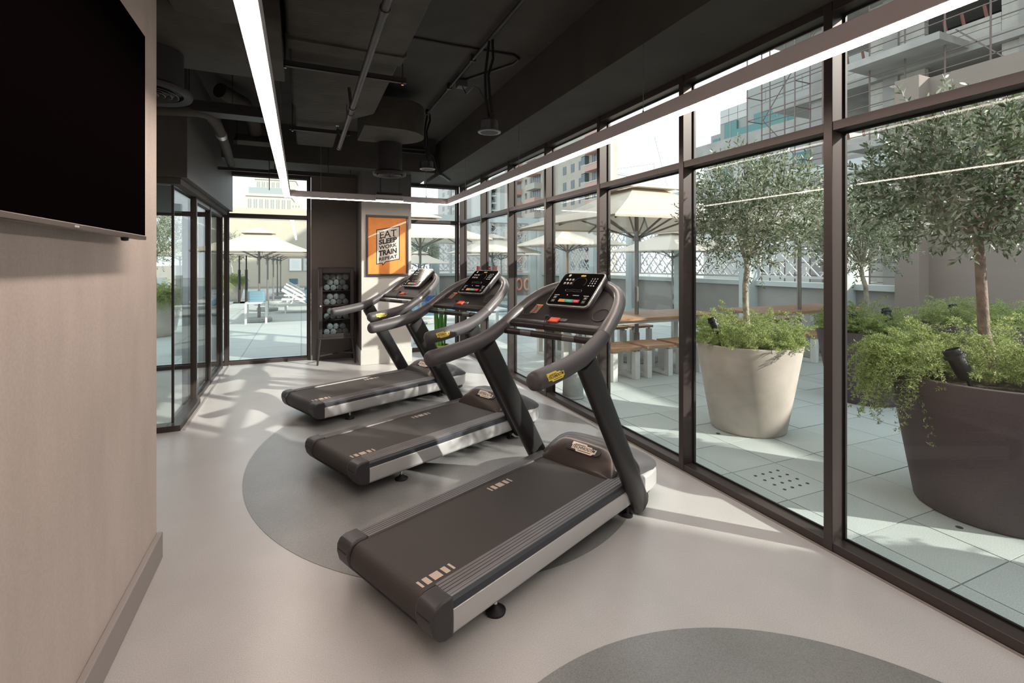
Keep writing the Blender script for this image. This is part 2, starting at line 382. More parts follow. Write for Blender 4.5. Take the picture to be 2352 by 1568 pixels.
# ================================================================== TREADMILLS (local: x = length, y = to its left, z up)
def treadmill():
    T = empty('treadmill')
    # deck
    d = MB().box(-.06, -.30, .085, 1.52, .30, .205); d.build('deck', 'rubber_black', T)
    sec = []
    for a in range(0, 181, 15): sec.append((-.042-.052*math.sin(R(a)), .158+.066*math.cos(R(a))))
    prof = [(1.46, .232), (-.042, .232)] + [(x, z+.008) for x, z in sec] + [(1.46, .10)]
    b = MB(); b.loft([[(x, -.263, z) for x, z in prof], [(x, .263, z) for x, z in prof]], closed=True)
    belt = b.build('belt', 'belt', T, smooth=True)
    for u0, v in ((-.04, -.215), (.775, .19)):
        x = u0
        for wd, gp in ((.012, .016), (.026, .014), (.046, .016), (.026, .016), (.012, 0)):
            box(x, v-.024, .2322, x+wd, v+.024, .2332).build('belt_marking', 'belt_mark', belt); x += wd+gp
    for sgn in (-1, 1):
        y0, y1 = (.265, .375)
        r = MB(); ys = [sgn*y0, sgn*y1]
        pf = [(sgn*.262, .226), (sgn*.266, .240), (sgn*.35, .236), (sgn*.364, .228), (sgn*.364, .15), (sgn*.262, .15)]
        r.loft([[(.005, y, z) for y, z in pf], [(1.47, y, z) for y, z in pf]], closed=True)
        rail = r.build('side_rail', 'rail_grey', T)
        for k in range(4):
            y = sgn*(.282+k*.018); MB().box(.006, y-.0012, .2352, 1.44, y+.0012, .2402-.0008*k).build('groove', 'groove', rail)
        e = MB(); pe = [(sgn*.355, .234), (sgn*.374, .212), (sgn*.378, .186), (sgn*.355, .186)]
        e.loft([[(.005, y, z) for y, z in pe], [(1.52, y, z) for y, z in pe]], closed=True).build('edge_trim', 'rail_blue', T)
        p = MB(); pp = [(sgn*.35, .184), (sgn*.380, .184), (sgn*.384, .16), (sgn*.382, .092), (sgn*.37, .076), (sgn*.35, .076)]
        p.loft([[(.01, y, z) for y, z in pp], [(1.56, y, z) for y, z in pp]], closed=True).build('side_panel', 'silver_panel', T, bevel=.003)
        # rear end cap: rounded in side view
        out = [(.01, .240), (-.055, .240), (-.088, .230), (-.102, .205), (-.104, .17), (-.092, .125), (-.066, .090), (-.034, .076), (.01, .076)]
        c = MB(); ya, yb = sorted((sgn*.268, sgn*.386))
        c.loft([[(x, ya, z) for x, z in out], [(x, yb, z) for x, z in out]], closed=True)
        cap = c.build('end_cap', 'charcoal', T, bevel=.012, seg=3)
        MB().box(-.1052, ya+.02, .183, -.08, yb-.016, .187).build('cap_seam', 'ink', cap)
        f = MB().lathe([(0, 0), (.046, 0), (.048, .010), (.03, .018), (.018, .03), (.012, .036)], 24, (.30, sgn*.335, 0)); ft = f.build('foot', 'rubber_black', T, smooth=True)
        MB().lathe([(.009, .03), (.009, .075)], 12, (.30, sgn*.335, 0)).build('stud', 'chrome', ft)
        wv = MB(); wv.tube([(1.67, sgn*.355-.015*1, .045), (1.67, sgn*.355+.015, .045)], .045, 20); wh = wv.build('wheel', 'rubber_black', T, smooth=True)
        MB().tube([(1.67, sgn*.374-.002, .045), (1.67, sgn*.374+.002, .045)], .026, 16).build('wheel_hub', 'handle_grey', wh)
        MB().lathe([(0, 0), (.035, 0), (.035, .012), (.012, .02), (.012, .06)], 16, (1.47, sgn*.35, 0)).build('foot', 'rubber_black', T, smooth=True)
        # upright: flattened tube
        y = sgn*.392; a = Vector((1.565, y, .055)); bt = Vector((.945, y, 1.06)); ax = (bt-a).normalized(); sd = Vector((0,1,0)); wd = sd.cross(ax).normalized()
        secs = []
        for t in (0, .02, .5, 1):
            q = a.lerp(bt, t); ww = .074 if t > 0 else .066
            secs.append([q + wd*ww*math.copysign(abs(math.cos(R(g)))**.7, math.cos(R(g))) + sd*.040*math.copysign(abs(math.sin(R(g)))**.7, math.sin(R(g))) for g in range(0, 360, 20)])
        MB().loft(secs, closed=True).build('upright', 'black_steel', T, smooth=True)
    # front shroud (silver) and hood
    P = [(1.50, -.382), (1.74, -.380), (1.84, -.365), (1.90, -.325), (1.93, -.25), (1.945, -.12), (1.947, 0)]
    P = P + [(x, -y) for x, y in reversed(P[:-1])]
    MB().prism(P, .075, .205).build('front_shroud', 'silver_panel', T, bevel=.02, seg=3)
    MB().prism([(x-.02 if x > 1.6 else x, y*.9) for x, y in P], .035, .08).build('under_tray', 'rubber_black', T)
    def hoodsec(u, zt, hw, zb=.2, n=20, ex=4.5):
        L_ = []
        for i in range(n+1):
            t = math.pi*i/n; cx_, sn = math.cos(t), math.sin(t)
            L_.append((u, -hw*math.copysign(abs(cx_)**(2/ex), cx_), zb+(zt-zb)*abs(sn)**(2/2.6)))
        return L_
    st = [(1.425, .225, .345), (1.44, .248, .348), (1.49, .295, .348), (1.55, .338, .345), (1.62, .358, .348), (1.70, .348, .358), (1.79, .313, .365), (1.86, .272, .355), (1.91, .235, .325), (1.935, .212, .27)]
    MB().loft([hoodsec(*s_) for s_ in st]).build('hood', 'hood_grey', T, smooth=60)
    s2 = [(1.375, .238, .29), (1.385, .252, .295), (1.44, .305, .295), (1.51, .355, .29), (1.565, .374, .275), (1.60, .372, .25), (1.605, .34, .24)]
    hp = MB().loft([hoodsec(u, z, h, .215, 20, 5) for u, z, h in s2]).build('hood_panel', 'hood_brown', T, smooth=60)
    # badge lies on the sloping rear of the panel
    mwb = frame((1.475, -.015, .3365), (0, -1, 0), (.070, 0, .050))
    pl = MB().prism(rrect(.27, .062, .03), -.006, .0025).build('badge_plate', 'charcoal', hp); pl.matrix_local = mwb
    def logo(parent, mw, s_, plate):
        pts = [(-.50,.17),(.06,.17),(.10,.11),(.30,.11),(.30,.07),(.5,.07),(.5,-.10),(.44,-.10),(.38,-.17),(-.24,-.17),(-.28,-.10),(-.46,-.10),(-.46,.02),(-.50,.06)]
        o = MB().prism([(x*s_, y*s_) for x, y in pts], -.004, .0012).build('logo_plate', plate, parent); o.matrix_local = mw
        text('logo_lettering', 'TechnoGym'.upper(), .165*s_, 'ink', o, Matrix.Translation((0, -.005*s_, .0016)), .0004, .002*s_, .15, .88)
        MB().box(-.38*s_, .078*s_, .0012, .04*s_, .10*s_, .002).box(-.18*s_, -.125*s_, .0012, .34*s_, -.105*s_, .002).build('logo_line', 'ink', o)
    logo(hp, mwb @ Matrix.Translation((0, 0, .0025)), .20, 'logo_cream')
    # handlebar
    half = [(.50, .405, 1.035), (.60, .405, 1.043), (.75, .404, 1.062), (.88, .40, 1.085), (1.0, .397, 1.125), (1.12, .392, 1.185), (1.20, .385, 1.237), (1.27, .376, 1.28), (1.34, .36, 1.327), (1.40, .335, 1.365), (1.45, .30, 1.396), (1.49, .25, 1.421), (1.525, .18, 1.443), (1.545, .10, 1.457), (1.552, 0, 1.462)]
    for sgn in (-1, 1):
        g = [(x, sgn*y, z) for x, y, z in half[:6]]
        pts = [(.468, sgn*.405, 1.034), (.472, sgn*.405, 1.0342), (.482, sgn*.405, 1.0345)] + g
        gp = MB().tube(pts, [.012, .032, .043, .0485, .05, .05, .049, .046, .042], 16).build('grip', 'grip', T, smooth=60)
        if sgn < 0:
            nrm = Vector((-.02, -1, .22)).normalized(); xx = Vector((1, 0, .10)); xx = (xx-nrm*xx.dot(nrm)).normalized()
            logo(gp, frame(Vector((.60, -.405, 1.043))+nrm*.0502, xx, nrm.cross(xx)), .13, 'logo_yellow')
    arch = [(x, -y, z) for x, y, z in half[5:]] + [(x, y, z) for x, y, z in reversed(half[5:-1])]
    n_ = len(arch); MB().tube(arch, [.043-.006*math.sin(math.pi*i/(n_-1)) for i in range(n_)], 16).build('handlebar', 'handle_grey', T, smooth=60)
    # dashboard inside the arch
    ring = [(1.175, .365), (1.27, .365), (1.36, .345), (1.43, .30), (1.49, .235), (1.53, .15), (1.545, 0)]
    ring = [(x, -y) for x, y in ring] + [(x, y) for x, y in reversed(ring[:-1])]
    zf = lambda u: 1.195+.64*(u-1.13)
    V = [(x, y, zf(x)) for x, y in ring]; Vb = [(x+.03, y, zf(x)-.045) for x, y in ring]
    dash = MB().loft([V, Vb], closed=True).build('dashboard', 'dash', T)
    for sgn in (-1, 1):
        c_ = Vector((1.265, sgn*.285, zf(1.265)+.001)); nn = Vector((-.64, 0, 1)).normalized(); xx = Vector((0,1,0)); yy = nn.cross(xx)
        MB().tube([c_+(xx*math.cos(a)+yy*math.sin(a)*1.15)*.052 for a in [2*math.pi*i/24 for i in range(25)]], .004, 6, caps=False).build('cup_holder_rim', 'charcoal', dash, smooth=True)
        MB().loft([[c_+(xx*math.cos(a)+yy*math.sin(a)*1.15)*.05 for a in [2*math.pi*i/24 for i in range(24)]], [c_-nn*.002+(xx*math.cos(a)+yy*math.sin(a)*1.15)*.045 for a in [2*math.pi*i/24 for i in range(24)]]], closed=True).build('cup_holder', 'ink', dash)
    tg = box(-.03, -.048, 0, .03, .048, .002).build('warning_sticker', 'tag_copper', dash); tg.matrix_local = frame((1.275, .235, zf(1.275)+.001), (0,-1,0), (1,0,.64))
    box(-.03, .036, .002, .03, .048, .003).build('sticker_header', 'btn_orange', tg)
    tr = MB().loft([[(x, y, z) for x, z in ((1.125, 1.175), (1.125, 1.205), (1.145, 1.222), (1.205, 1.232), (1.215, 1.19))] for y in (-.345, .345)], closed=True).build('tray', 'dash', T, bevel=.006)
    sb = MB().tube([(1.10, -.365, 1.148), (1.10, .365, 1.148)], .021, 14).build('pulse_bar', 'dash', T, smooth=True)
    for y in (-.17, .17): MB().tube([(1.099, y-.045, 1.1495), (1.099, y+.045, 1.1495)], .0212, 14).build('pulse_sensor', 'handle_grey', sb, smooth=True)
    ck = MB().obox((1.18, .01, 1.238), .05, .075, .014, Matrix.Rotation(R(-25), 3, 'Y')).build('safety_key', 'red_clip', T, bevel=.004)
    MB().lathe([(0,0), (.012,0), (.016,.010), (.012,.024), (0,.028)], 14, (1.185, .068, 1.238)).build('safety_knob', 'ink', ck, smooth=True)
    MB().tube([(1.18, .05, 1.25), (1.14, .055, 1.235), (1.12, .05, 1.20), (1.13, .045, 1.17)], .003, 6).build('safety_cord', 'ink', ck)
    MB().obox((1.20, -.05, 1.236), .03, .05, .018, Matrix.Rotation(R(-25), 3, 'Y')).build('key_holder', 'handle_grey', ck, bevel=.004)
    # console
    mc = frame((1.39, -.012, 1.425), (0, -1, 0), (1, 0, .87))
    cs = MB().prism(rrect(.335, .315, .03), -.045, .0).build('console', 'charcoal', T, bevel=.006); cs.matrix_local = mc
    MB().prism(rrect(.340, .320, .032), -.012, .006).build('bezel', 'bezel', cs, bevel=.003)
    sr = MB().prism(rrect(.322, .302, .026), .005, .0075).build('touch_panel', 'screen_black', cs)
    z = .0078
    def pad(nm, x, y, w_, h_, m_): box(x-w_/2, y-h_/2, z-.0004, x+w_/2, y+h_/2, z+.0006).build(nm, m_, sr)
    pad('pause_button', -.052, -.113, .050, .026, 'btn_orange'); pad('start_button', .005, -.113, .062, .026, 'btn_green'); pad('stop_button', .062, -.113, .050, .026, 'btn_red')
    for b_, x in (('START', .005), ('STOP', .062)): text('button_text', b_, .013, 'print_white', sr, Matrix.Translation((x, -.113, z+.001)), .0002, .0003)
    for sx_ in (-1, 1):
        for j, yy in enumerate((-.085, -.118)):
            pad('step_button', sx_*.122, yy, .026, .024, 'print_grey')
            box(sx_*.122-.006, yy-.0015, z, sx_*.122+.006, yy+.0015, z+.0012).build('step_sign', 'print_white', sr)
            if j == 0: box(sx_*.122-.0015, yy-.006, z, sx_*.122+.0015, yy+.006, z+.0012).build('step_sign', 'print_white', sr)
        box(sx_*.118-.02, -.066, z, sx_*.118+.02, -.062, z+.001).build('print_line', 'print_white', sr)
    k = 0
    for r_ in range(4):
        for c_ in range(3):
            if r_ < 3: k += 1; text('key_digit', str(k), .017, 'print_white', sr, Matrix.Translation((.085+.02*c_, .10-.022*r_, z+.0004)), .0002, .0004)
            else: box(.080+.02*c_, .030, z, .090+.02*c_, .037, z+.0008).build('key_symbol', 'print_white', sr)
    for r_ in range(2):
        for c_ in range(3): box(-.125+.026*c_, .085-.036*r_, z, -.110+.026*c_, .096-.036*r_, z+.0008).box(-.125+.026*c_, .078-.036*r_, z, -.108+.026*c_, .080-.036*r_, z+.0008).build('programme_symbol', 'print_white', sr)
    box(-.122, .12, z, -.106, .14, z+.0008).build('pictogram', 'print_white', sr)
    MB().prism([(x, y+.128) for x, y in rrect(.04, .014, .006)], z, z+.001).build('brand_mark', 'logo_yellow', sr)
    MB().tube([(.052*math.cos(R(a)), .052*math.sin(R(a))+.06, z) for a in range(-30, 211, 12)], .0012, 4).build('dial_ring', 'print_grey', sr)
    MB().tube([(x, y, z) for x, y in ((-.075, -.012), (-.07, -.026), (-.01, -.022), (.0, -.026), (.06, -.026), (.052, -.008))], .0018, 4).tube([(x, y, z) for x, y in ((-.072, -.006), (-.03, -.012), (-.02, -.004), (.02, -.012), (.05, -.008))], .0015, 4).build('page_holder', 'handle_grey', sr)
    MB().lathe([(0, z), (.003, z), (.0, z+.001)], 10, (-.035, -.06, 0)).build('indicator_lamp', 'red_dot', sr)
    box(.01, -.064, z, .06, -.060, z+.001).build('print_line', 'print_white', sr)
    return T
t1 = treadmill(); t1.location = (.4095, 2.263, 0); t1.rotation_euler = (0, 0, R(23.7))
tag(t1, 'nearest treadmill with silver side panel, closest to the camera', 'treadmill', 'treadmills in a row by the window wall')
t2 = copy_tree(t1); t2.location = (.4095-.137, 2.263+1.555, 0); tag(t2, 'middle treadmill of the three in a row by the windows')
t3 = copy_tree(t1); t3.location = (.4095-.36, 2.263+3.185, 0); tag(t3, 'farthest treadmill, in front of the orange poster column')

# ================================================================== TELEVISION
TV = tag(empty('television', (LX+.07, 1.90, 1.712)), 'large black television mounted on the beige wall', 'television')
box(-.02, -.73, 0, .012, .73, .90).build('tv_body', 'charcoal', TV, bevel=.006)
box(.0115, -.724, .012, .0145, .724, .894).build('tv_screen', 'tv_screen', TV)
bz = box(-.012, -.73, -.008, .018, .73, .011).build('lower_bezel', 'tv_bezel', TV, bevel=.003)
for k in range(4): box(.0178, -.016+.0085*k, -.001, .0186, -.010+.0085*k, .005).build('brand_mark', 'print_white', bz)
MB().lathe([(0,-.022),(.012,-.02),(.014,-.01),(.012,-.006)], 14, (.002, .50, 0)).build('sensor', 'ink', TV, smooth=True)
box(-.07, -.25, .3, -.02, .25, .6).build('wall_bracket', 'black_steel', TV)

# ================================================================== LINEAR LIGHT
LF = tag(empty('linear_light', (0, 0, 0)), 'long suspended grey profile with glowing warm white underside', 'ceiling light')
def lbar(x0, y0, x1, y1):
    b_ = box(x0, y0, 2.5, x1, y1, 2.585).build('profile', 'fixture', LF, bevel=.003)
    box(x0+.004, y0+.004, 2.4955, x1-.004, y1-.004, 2.5005).build('diffuser', 'led', b_)
lbar(-.215, -2.6, -.135, 7.16); lbar(2.035, -2.6, 2.115, 7.16); lbar(-.215, 7.16, 2.115, 7.24)
for x, y in ((2.075, .6), (2.075, 2.6), (2.075, 4.6), (2.075, 6.4), (-.175, 2.0), (-.175, 5.0), (.25, 7.2), (1.72, 7.2)):
    MB().tube([(x, y, 2.585), (x, y, CZ if x < 2.05 and y < 7.6 else HZ+.0)], .0025, 6).build('suspension_wire', 'wire', LF)
    MB().lathe([(.006, 2.585), (.006, 2.61)], 8, (x, y, 0)).build('wire_clip', 'chrome', LF)

# ================================================================== POSTER
PO = tag(empty('framed_poster', (1.267, 7.948, 1.885)), 'framed orange poster with speech bubble hanging on the grey column', 'poster')
W_, H_ = .335, .485
for q in ((-W_, -H_, W_, -H_+.035), (-W_, H_-.035, W_, H_), (-W_, -H_+.035, -W_+.035, H_-.035), (W_-.035, -H_+.035, W_, H_-.035)):
    box(q[0], -.03, q[1], q[2], 0, q[3]).build('frame_bar', 'frame_dark', PO, bevel=.006)
sh = box(-W_+.03, -.010, -H_+.03, W_-.03, -.004, H_-.03).build('print', 'poster_orange', PO)
box(-W_+.03, -.0175, -H_+.03, W_-.03, -.0155, H_-.03).build('cover_glass', 'frame_glass', PO)
def flat(name, m_, pts, d, parent=sh):
    n = len(pts); V = [(x, -.0100-d, z) for x, z in pts]; Vb = [(x, -.0098, z) for x, z in pts]
    return MB().loft([V, Vb], closed=True).build(name, m_, parent)
bub = [(-.175, .253), (.197, .325), (.197, -.219), (-.02, -.262), (-.080, -.322), (-.085, -.285), (-.175, -.303)]
flat('bubble_outline', 'ink', bub, .0006)
ins = [(-.162, .240), (.184, .307), (.184, -.208), (-.028, -.250), (-.070, -.296), (-.075, -.270), (-.162, -.287)]
flat('bubble', 'poster_paper', ins, .0012)
def pline(body, zc, size, bold, sxx, slab=False):
    mw = Matrix(((1, 0, 0, .008), (0, 0, -1, -.0118), (.20, 1, 0, zc), (0, 0, 0, 1)))
    o = text('lettering', body, size, 'ink', sh, mw, .0003, bold, 0, 1, 'CENTER', sxx)
pline('EAT', .184, .150, .0016, .265); pline('SLEEP', .075, .104, .0050, .285); pline('WORK', -.012, .082, .0026, .285); pline('TRAIN', -.104, .112, .0055, .285); pline('REPEAT', -.196, .072, .0022, .285)
# slab serifs of EAT, WORK and REPEAT
def serif(pts): 
    mb_ = MB()
    for x, z, w_ in pts: zc = z+.20*x; mb_.box(x-w_/2, -.0121, zc-.0045, x+w_/2, -.0115, zc+.0045)
    mb_.build('letter_serif', 'ink', sh)
serif([(-.108, .134, .05), (-.108, .234, .05), (-.046, .134, .04), (.045, .134, .04), (.106, .134, .045)])
for k in range(170):
    x = random.choice((-1, 1))*random.uniform(.05, .30); zz = random.uniform(-.44, .44)
    if -.19 < x < .21 and -.33 < zz < .33: continue
    s_ = random.uniform(.0015, .0055); o = flat('ink_fleck', 'ink', [(x-s_, zz), (x, zz+s_*.9), (x+s_*.8, zz-s_*.4)], .0005)

# ================================================================== TOWEL CABINET
CB = tag(empty('towel_cabinet', (.515, 8.21, 0)), 'dark metal cabinet with glass door on splayed legs in the niche', 'cabinet')
cw, cd, c0, c1 = .265, .42, .43, 1.52
bd = MB(); bd.box(-cw, .02, c0, -cw+.015, cd, c1).box(cw-.015, .02, c0, cw, cd, c1).box(-cw, cd-.01, c0, cw, cd, c1).box(-cw, .02, c0, cw, cd, c0+.03).box(-cw, .02, c1-.03, cw, cd, c1)
bd.build('body', 'cabinet_dark', CB)
for z in (.70, .93, 1.16): box(-cw+.015, .04, z, cw-.015, cd-.01, z+.008).build('shelf', 'cabinet_dark', CB)
dr = MB()
dr.box(-cw, 0, c0, -cw+.055, .02, c1).box(cw-.055, 0, c0, cw, .02, c1).box(-cw+.055, 0, c0, cw-.055, .02, c0+.055).box(-cw+.055, 0, c1-.07, cw-.055, .02, c1)
door = dr.build('door', 'cabinet_dark', CB, bevel=.006)
box(-cw+.05, .008, c0+.05, cw-.05, .012, c1-.065).build('door_pane', 'clear_glass', door)
MB().tube([(-cw+.028, 0, .93), (-cw+.028, -.025, .93)], [.008, .013], 14).build('knob', 'knob', door, smooth=True)
for z in (.60, 1.34): MB().tube([(cw-.004, -.004, z-.03), (cw-.004, -.004, z+.03)], .007, 10).build('hinge', 'black_steel', door)
box(-cw-.005, -.008, c1, cw+.005, cd, c1+.018).build('top_panel', 'cabinet_dark', CB, bevel=.012, seg=3)
box(-cw-.004, -.004, c0-.03, cw+.004, cd, c0).build('base_rail', 'cabinet_dark', CB, bevel=.004)
for sx_ in (-1, 1):
    for y0, y1 in ((.02, -.02), (cd-.02, cd+.01)):
        MB().tube([(sx_*(cw-.02), y0, c0-.03), (sx_*(cw+.018), y1, 0)], [.022, .014], 12).build('leg', 'cabinet_dark', CB, smooth=True)
MB().bar((-cw-.005, 0, .14), (cw+.005, cd, .14), .012, .02).build('cross_brace', 'cabinet_dark', CB); MB().bar((cw+.005, 0, .16), (-cw-.005, cd, .16), .012, .02).build('cross_brace', 'cabinet_dark', CB)
tw = None; n_t = 0
def towel_mesh(r, L_):
    m_ = MB(); prof = []
    for q in (0, .25, .3, .5, .55, .78, .83, 1): prof.append((r*q, -.004 if q in (.25, .5, .78) else (.004 if q < 1 else -.006)))
    rings = [(rr, -zz) for rr, zz in prof] + [(r, .03), (r*1.01, L_*.5), (r, L_-.03)] + [(rr, L_+zz) for rr, zz in reversed(prof)]
    m_.lathe(rings, 20); m_.v = [(x, z, y) for x, y, z in m_.v]; return m_
t_me = towel_mesh(.046, .28).mesh('rolled_towel', 'towel_grey', 50)
shelfnames = {0: 'bottom', 1: 'second lowest', 2: 'second highest', 3: 'top'}
ords = ['first', 'second', 'third', 'fourth']
for si, z in enumerate((c0+.03, .708, .938, 1.168)):
    rows = 2 if si < 2 else 3 if si == 2 else 3
    for r_ in range(min(rows, 2 if si != 3 else 3)):
        cnt = 4 if r_ % 2 == 0 else 3
        for c_ in range(cnt):
            o = bpy.data.objects.new('rolled_towel', t_me); COL.objects.link(o)
            o.location = (.515-.143+.0955*c_+(.048 if r_ % 2 else 0)+random.uniform(-.002, .002), 8.21+.075+random.uniform(0, .02), z+.047+r_*.083)
            o.rotation_euler = (0, random.uniform(0, 6.28), 0)
            tag(o, f'grey rolled towel, {ords[c_]} from left in row {["one","two","three"][r_]} on the {shelfnames[si]} cabinet shelf', 'towel', 'rolled towels in the glass cabinet')

# ================================================================== SNAKE PLANT
SP = tag(empty('snake_plant', (2.18, 8.05, 0)), 'tall upright snake plant in a gold pot by the corner window', 'plant')
MB().lathe([(.0, 0), (.115, 0), (.135, .02), (.14, .12), (.135, .2), (.142, .205), (.142, .225), (.128, .225), (.12, .19), (0, .185)], 32).build('pot', 'gold', SP, smooth=True)
for k in range(5): MB().tube([(.141*math.cos(R(a)), .141*math.sin(R(a)), .03+.035*k) for a in range(0, 361, 15)], .005, 6, caps=False).build('pot_ring', 'gold', SP, smooth=True)
for k in range(13):
    a = R(137.5*k); rr = .02+.07*math.sqrt(k/13); h = random.uniform(.65, 1.0); tl = random.uniform(.01, .08)
    base = Vector((rr*math.cos(a), rr*math.sin(a), .18)); tip = base+Vector((tl*math.cos(a), tl*math.sin(a), h)); ta = random.uniform(0, 6.28)
    secs = []
    for i in range(8):
        t = i/7; w_ = .024*(1-t**3)*(.8+.4*math.sin(t*3)) + .0008; q = base.lerp(tip, t); aa = ta+t*.7; d_ = Vector((math.cos(aa), math.sin(aa), 0)); nn = Vector((-math.sin(aa), math.cos(aa), 0))
        secs.append([q-d_*w_, q+nn*.004, q+d_*w_, q-nn*.004])
    MB().loft(secs, closed=True).build('leaf', 'snake_leaf', SP, smooth=60)

# ================================================================== CEILING SERVICES
DU = tag(empty('air_duct', (0, 0, 0)), 'wide fabric wrapped rectangular air duct under the black ceiling', 'duct')
def rsec(y, x0, x1, z0, z1, bul=.0):
    return [(x, y, z) for x, z in ((x0, z0+.02), (x0+.02, z0), ((x0+x1)/2, z0-bul), (x1-.02, z0), (x1, z0+.02), (x1, z1), (x0, z1))]
MB().loft([rsec(y, -.09, .70, 3.12, 3.52, b_) for y, b_ in ((-2.5, .0), (.5, .01), (1.6, .015), (2.0, .0), (2.06, .03), (2.6, .01), (3.3, .015), (3.6, .0))], closed=True).build('duct_section', 'duct_wrap', DU, smooth=50)
MB().loft([rsec(y, -.10, .71, 3.105, 3.53, b_) for y, b_ in ((3.58, .0), (3.66, .012), (3.74, .0))], closed=True).build('duct_collar', 'duct_wrap', DU, smooth=50)
MB().loft([rsec(y, -.08, .69, 3.13, 3.52, b_) for y, b_ in ((3.74, .0), (4.5, .012), (5.15, .0))], closed=True).build('duct_section', 'duct_wrap', DU, smooth=50)
MB().loft([rsec(5.15, -.06, .68, 3.13, 3.52), rsec(5.75, -.06, .40, 3.17, 3.5), rsec(7.0, -.06, .40, 3.17, 3.5)], closed=True).build('duct_transition', 'duct_wrap', DU, smooth=50)
D2 = tag(empty('branch_duct'), 'curved dark branch duct with round drop and diffuser above the poster', 'duct')
secs = []
for i in range(9):
    a = R(90*i/8); cx_, cy_ = .60, 5.35; ri, ro = .05, .72
    secs.append([(cx_+r_*math.sin(a), cy_+.0-0+(ro-r_*math.cos(a))-ro*0, z) for r_, z in ((ri, 3.10), (ro, 3.10), (ro, 3.45), (ri, 3.45))])
pp = []
for i in range(13):
    a = R(-90+15*i); pp.append((.98+.36*math.cos(a), 5.75+.36*math.sin(a)))
MB().prism([(.62, 5.39)] + pp + [(.62, 6.11)], 3.08, 3.42).build('elbow', 'duct_wrap', D2, smooth=50)
MB().lathe([(.15, 2.72), (.15, 3.1)], 32, (1.0, 6.10, 0)).build('drop', 'dark_metal', D2, smooth=True)
def diffuser(parent, c, r):
    MB().lathe([(r, 0), (r*.97, -.018), (r*.80, -.004), (r*.80, .02), (r*.9, .035), (r, .02)], 40, c, closed=True).build('diffuser_rim', 'dark_metal', parent, smooth=True)
    for k in range(5):
        q = r*(.70-.14*k)
        MB().lathe([(q, -.012), (q-.012*r/.2, .008), (q-.016*r/.2, .008), (q-.004, -.014)], 36, c, closed=True).build('diffuser_ring', 'chrome' if k == 9 else 'pipe_dark', parent, smooth=True)
diffuser(D2, (1.0, 6.10, 2.70), .20)
D3 = tag(empty('side_duct'), 'dark wrapped duct bending left over the television wall', 'duct')
MB().loft([[(x, y, z) for y, z in ((3.2, 3.06), (3.23, 3.03), (4.28, 3.05), (4.33, 3.10), (4.33, 3.5), (3.2, 3.5))] for x in (-.12, -.35, -.62, -1.9)], closed=True).build('duct_section', 'duct_wrap', D3, smooth=50)
MB().loft([rsec(y, -.66+q, -.24, 3.0, 3.4, .03) for y, q in ((-1.5, 0), (1.2, 0), (2.4, .03), (3.21, .0))], closed=True).build('duct_branch', 'duct_wrap', D3, smooth=50)
D4 = tag(empty('drop_diffuser'), 'dark round drop duct with ringed diffuser by the wall corner', 'air diffuser')
MB().lathe([(.22, 2.78), (.22, 3.06)], 36, (-.97, 4.0, 0)).build('drop', 'dark_metal', D4, smooth=True)
diffuser(D4, (-.97, 4.0, 2.76), .275)
for k, (y, z, x0, x1, lb) in enumerate(((2.30, 3.075, -.14, .80, 'near steel strut hanging below the wide air duct'), (3.95, 3.075, -.14, .78, 'middle steel strut hanging below the wide air duct'), (5.9, 3.10, -.12, .52, 'far steel strut hanging below the wide air duct'))):
    S = tag(empty('strut_channel', (0, y, z)), lb, 'strut', 'struts carrying the air duct')
    c_ = MB(); c_.box(x0, -.02, -.02, x1, -.016, .02).box(x0, .016, -.02, x1, .02, .02).box(x0, -.02, -.02, x1, .02, -.016); c_.build('channel', 'dark_metal', S)
    for x in (x0+.03, x1-.03): MB().tube([(x, 0, -.03), (x, 0, CZ-z)], .005, 8).build('threaded_rod', 'dark_metal', S); MB().lathe([(.011, -.034), (.011, -.02)], 6, (x, 0, 0)).build('nut', 'chrome', S)
PS = tag(empty('sprinkler_pipe'), 'long dark sprinkler pipe running under the air duct', 'pipe')
MB().tube([(.40, -2.5, 2.93), (.40, 5.95, 2.93)], .0235, 14).build('pipe_run', 'pipe_dark', PS, smooth=True)
for y in (2.6, 4.35, 4.52, 5.9): MB().tube([(.40, y-.02, 2.93), (.40, y+.02, 2.93)], .029, 14).build('coupling', 'pipe_dark', PS, smooth=True)
for y, h in ((4.42, .26), (5.75, .16)):
    MB().tube([(.40, y, 2.94), (.37, y, 2.94+h)], .014, 10).build('riser', 'pipe_dark', PS, smooth=True)
    MB().lathe([(0, 0), (.012, 0), (.006, .012), (.005, .03), (.018, .034), (.018, .038), (0, .038)], 12, (.37, y, 2.94+h)).build('sprinkler_head', 'chrome', PS, smooth=True)
for y in (1.9, 4.9): MB().tube([(.40, y, 2.95), (.40, y, CZ)], .004, 6).build('hanger_rod', 'pipe_dark', PS)
CN = tag(empty('conduit'), 'straight electrical conduit along the ceiling feeding the speakers', 'conduit')
MB().tube([(1.5, -2.5, CZ-.046), (1.5, 6.35, CZ-.046)], .016, 10).build('conduit_run', 'pipe_dark', CN, smooth=True)
for y in (2.3, 3.2, 4.4, 5.2, 6.2): box(1.475, y-.02, CZ-.066, 1.525, y+.02, CZ).build('saddle', 'pipe_dark', CN)
C2 = tag(empty('conduit'), 'bent thin conduit crossing the ceiling to a small junction box', 'conduit')
MB().tube([(.70, 4.25, CZ-.014), (1.3, 4.25, CZ-.014), (1.85, 4.22, CZ-.014), (1.93, 4.28, CZ-.014), (1.93, 4.4, CZ-.014), (1.62, 5.0, CZ-.014)], .012, 8).build('conduit_run', 'pipe_dark', C2, smooth=True)
box(1.54, 4.98, CZ-.09, 1.64, 5.08, CZ-.02).build('junction_box', 'speaker_grey', C2, bevel=.004)
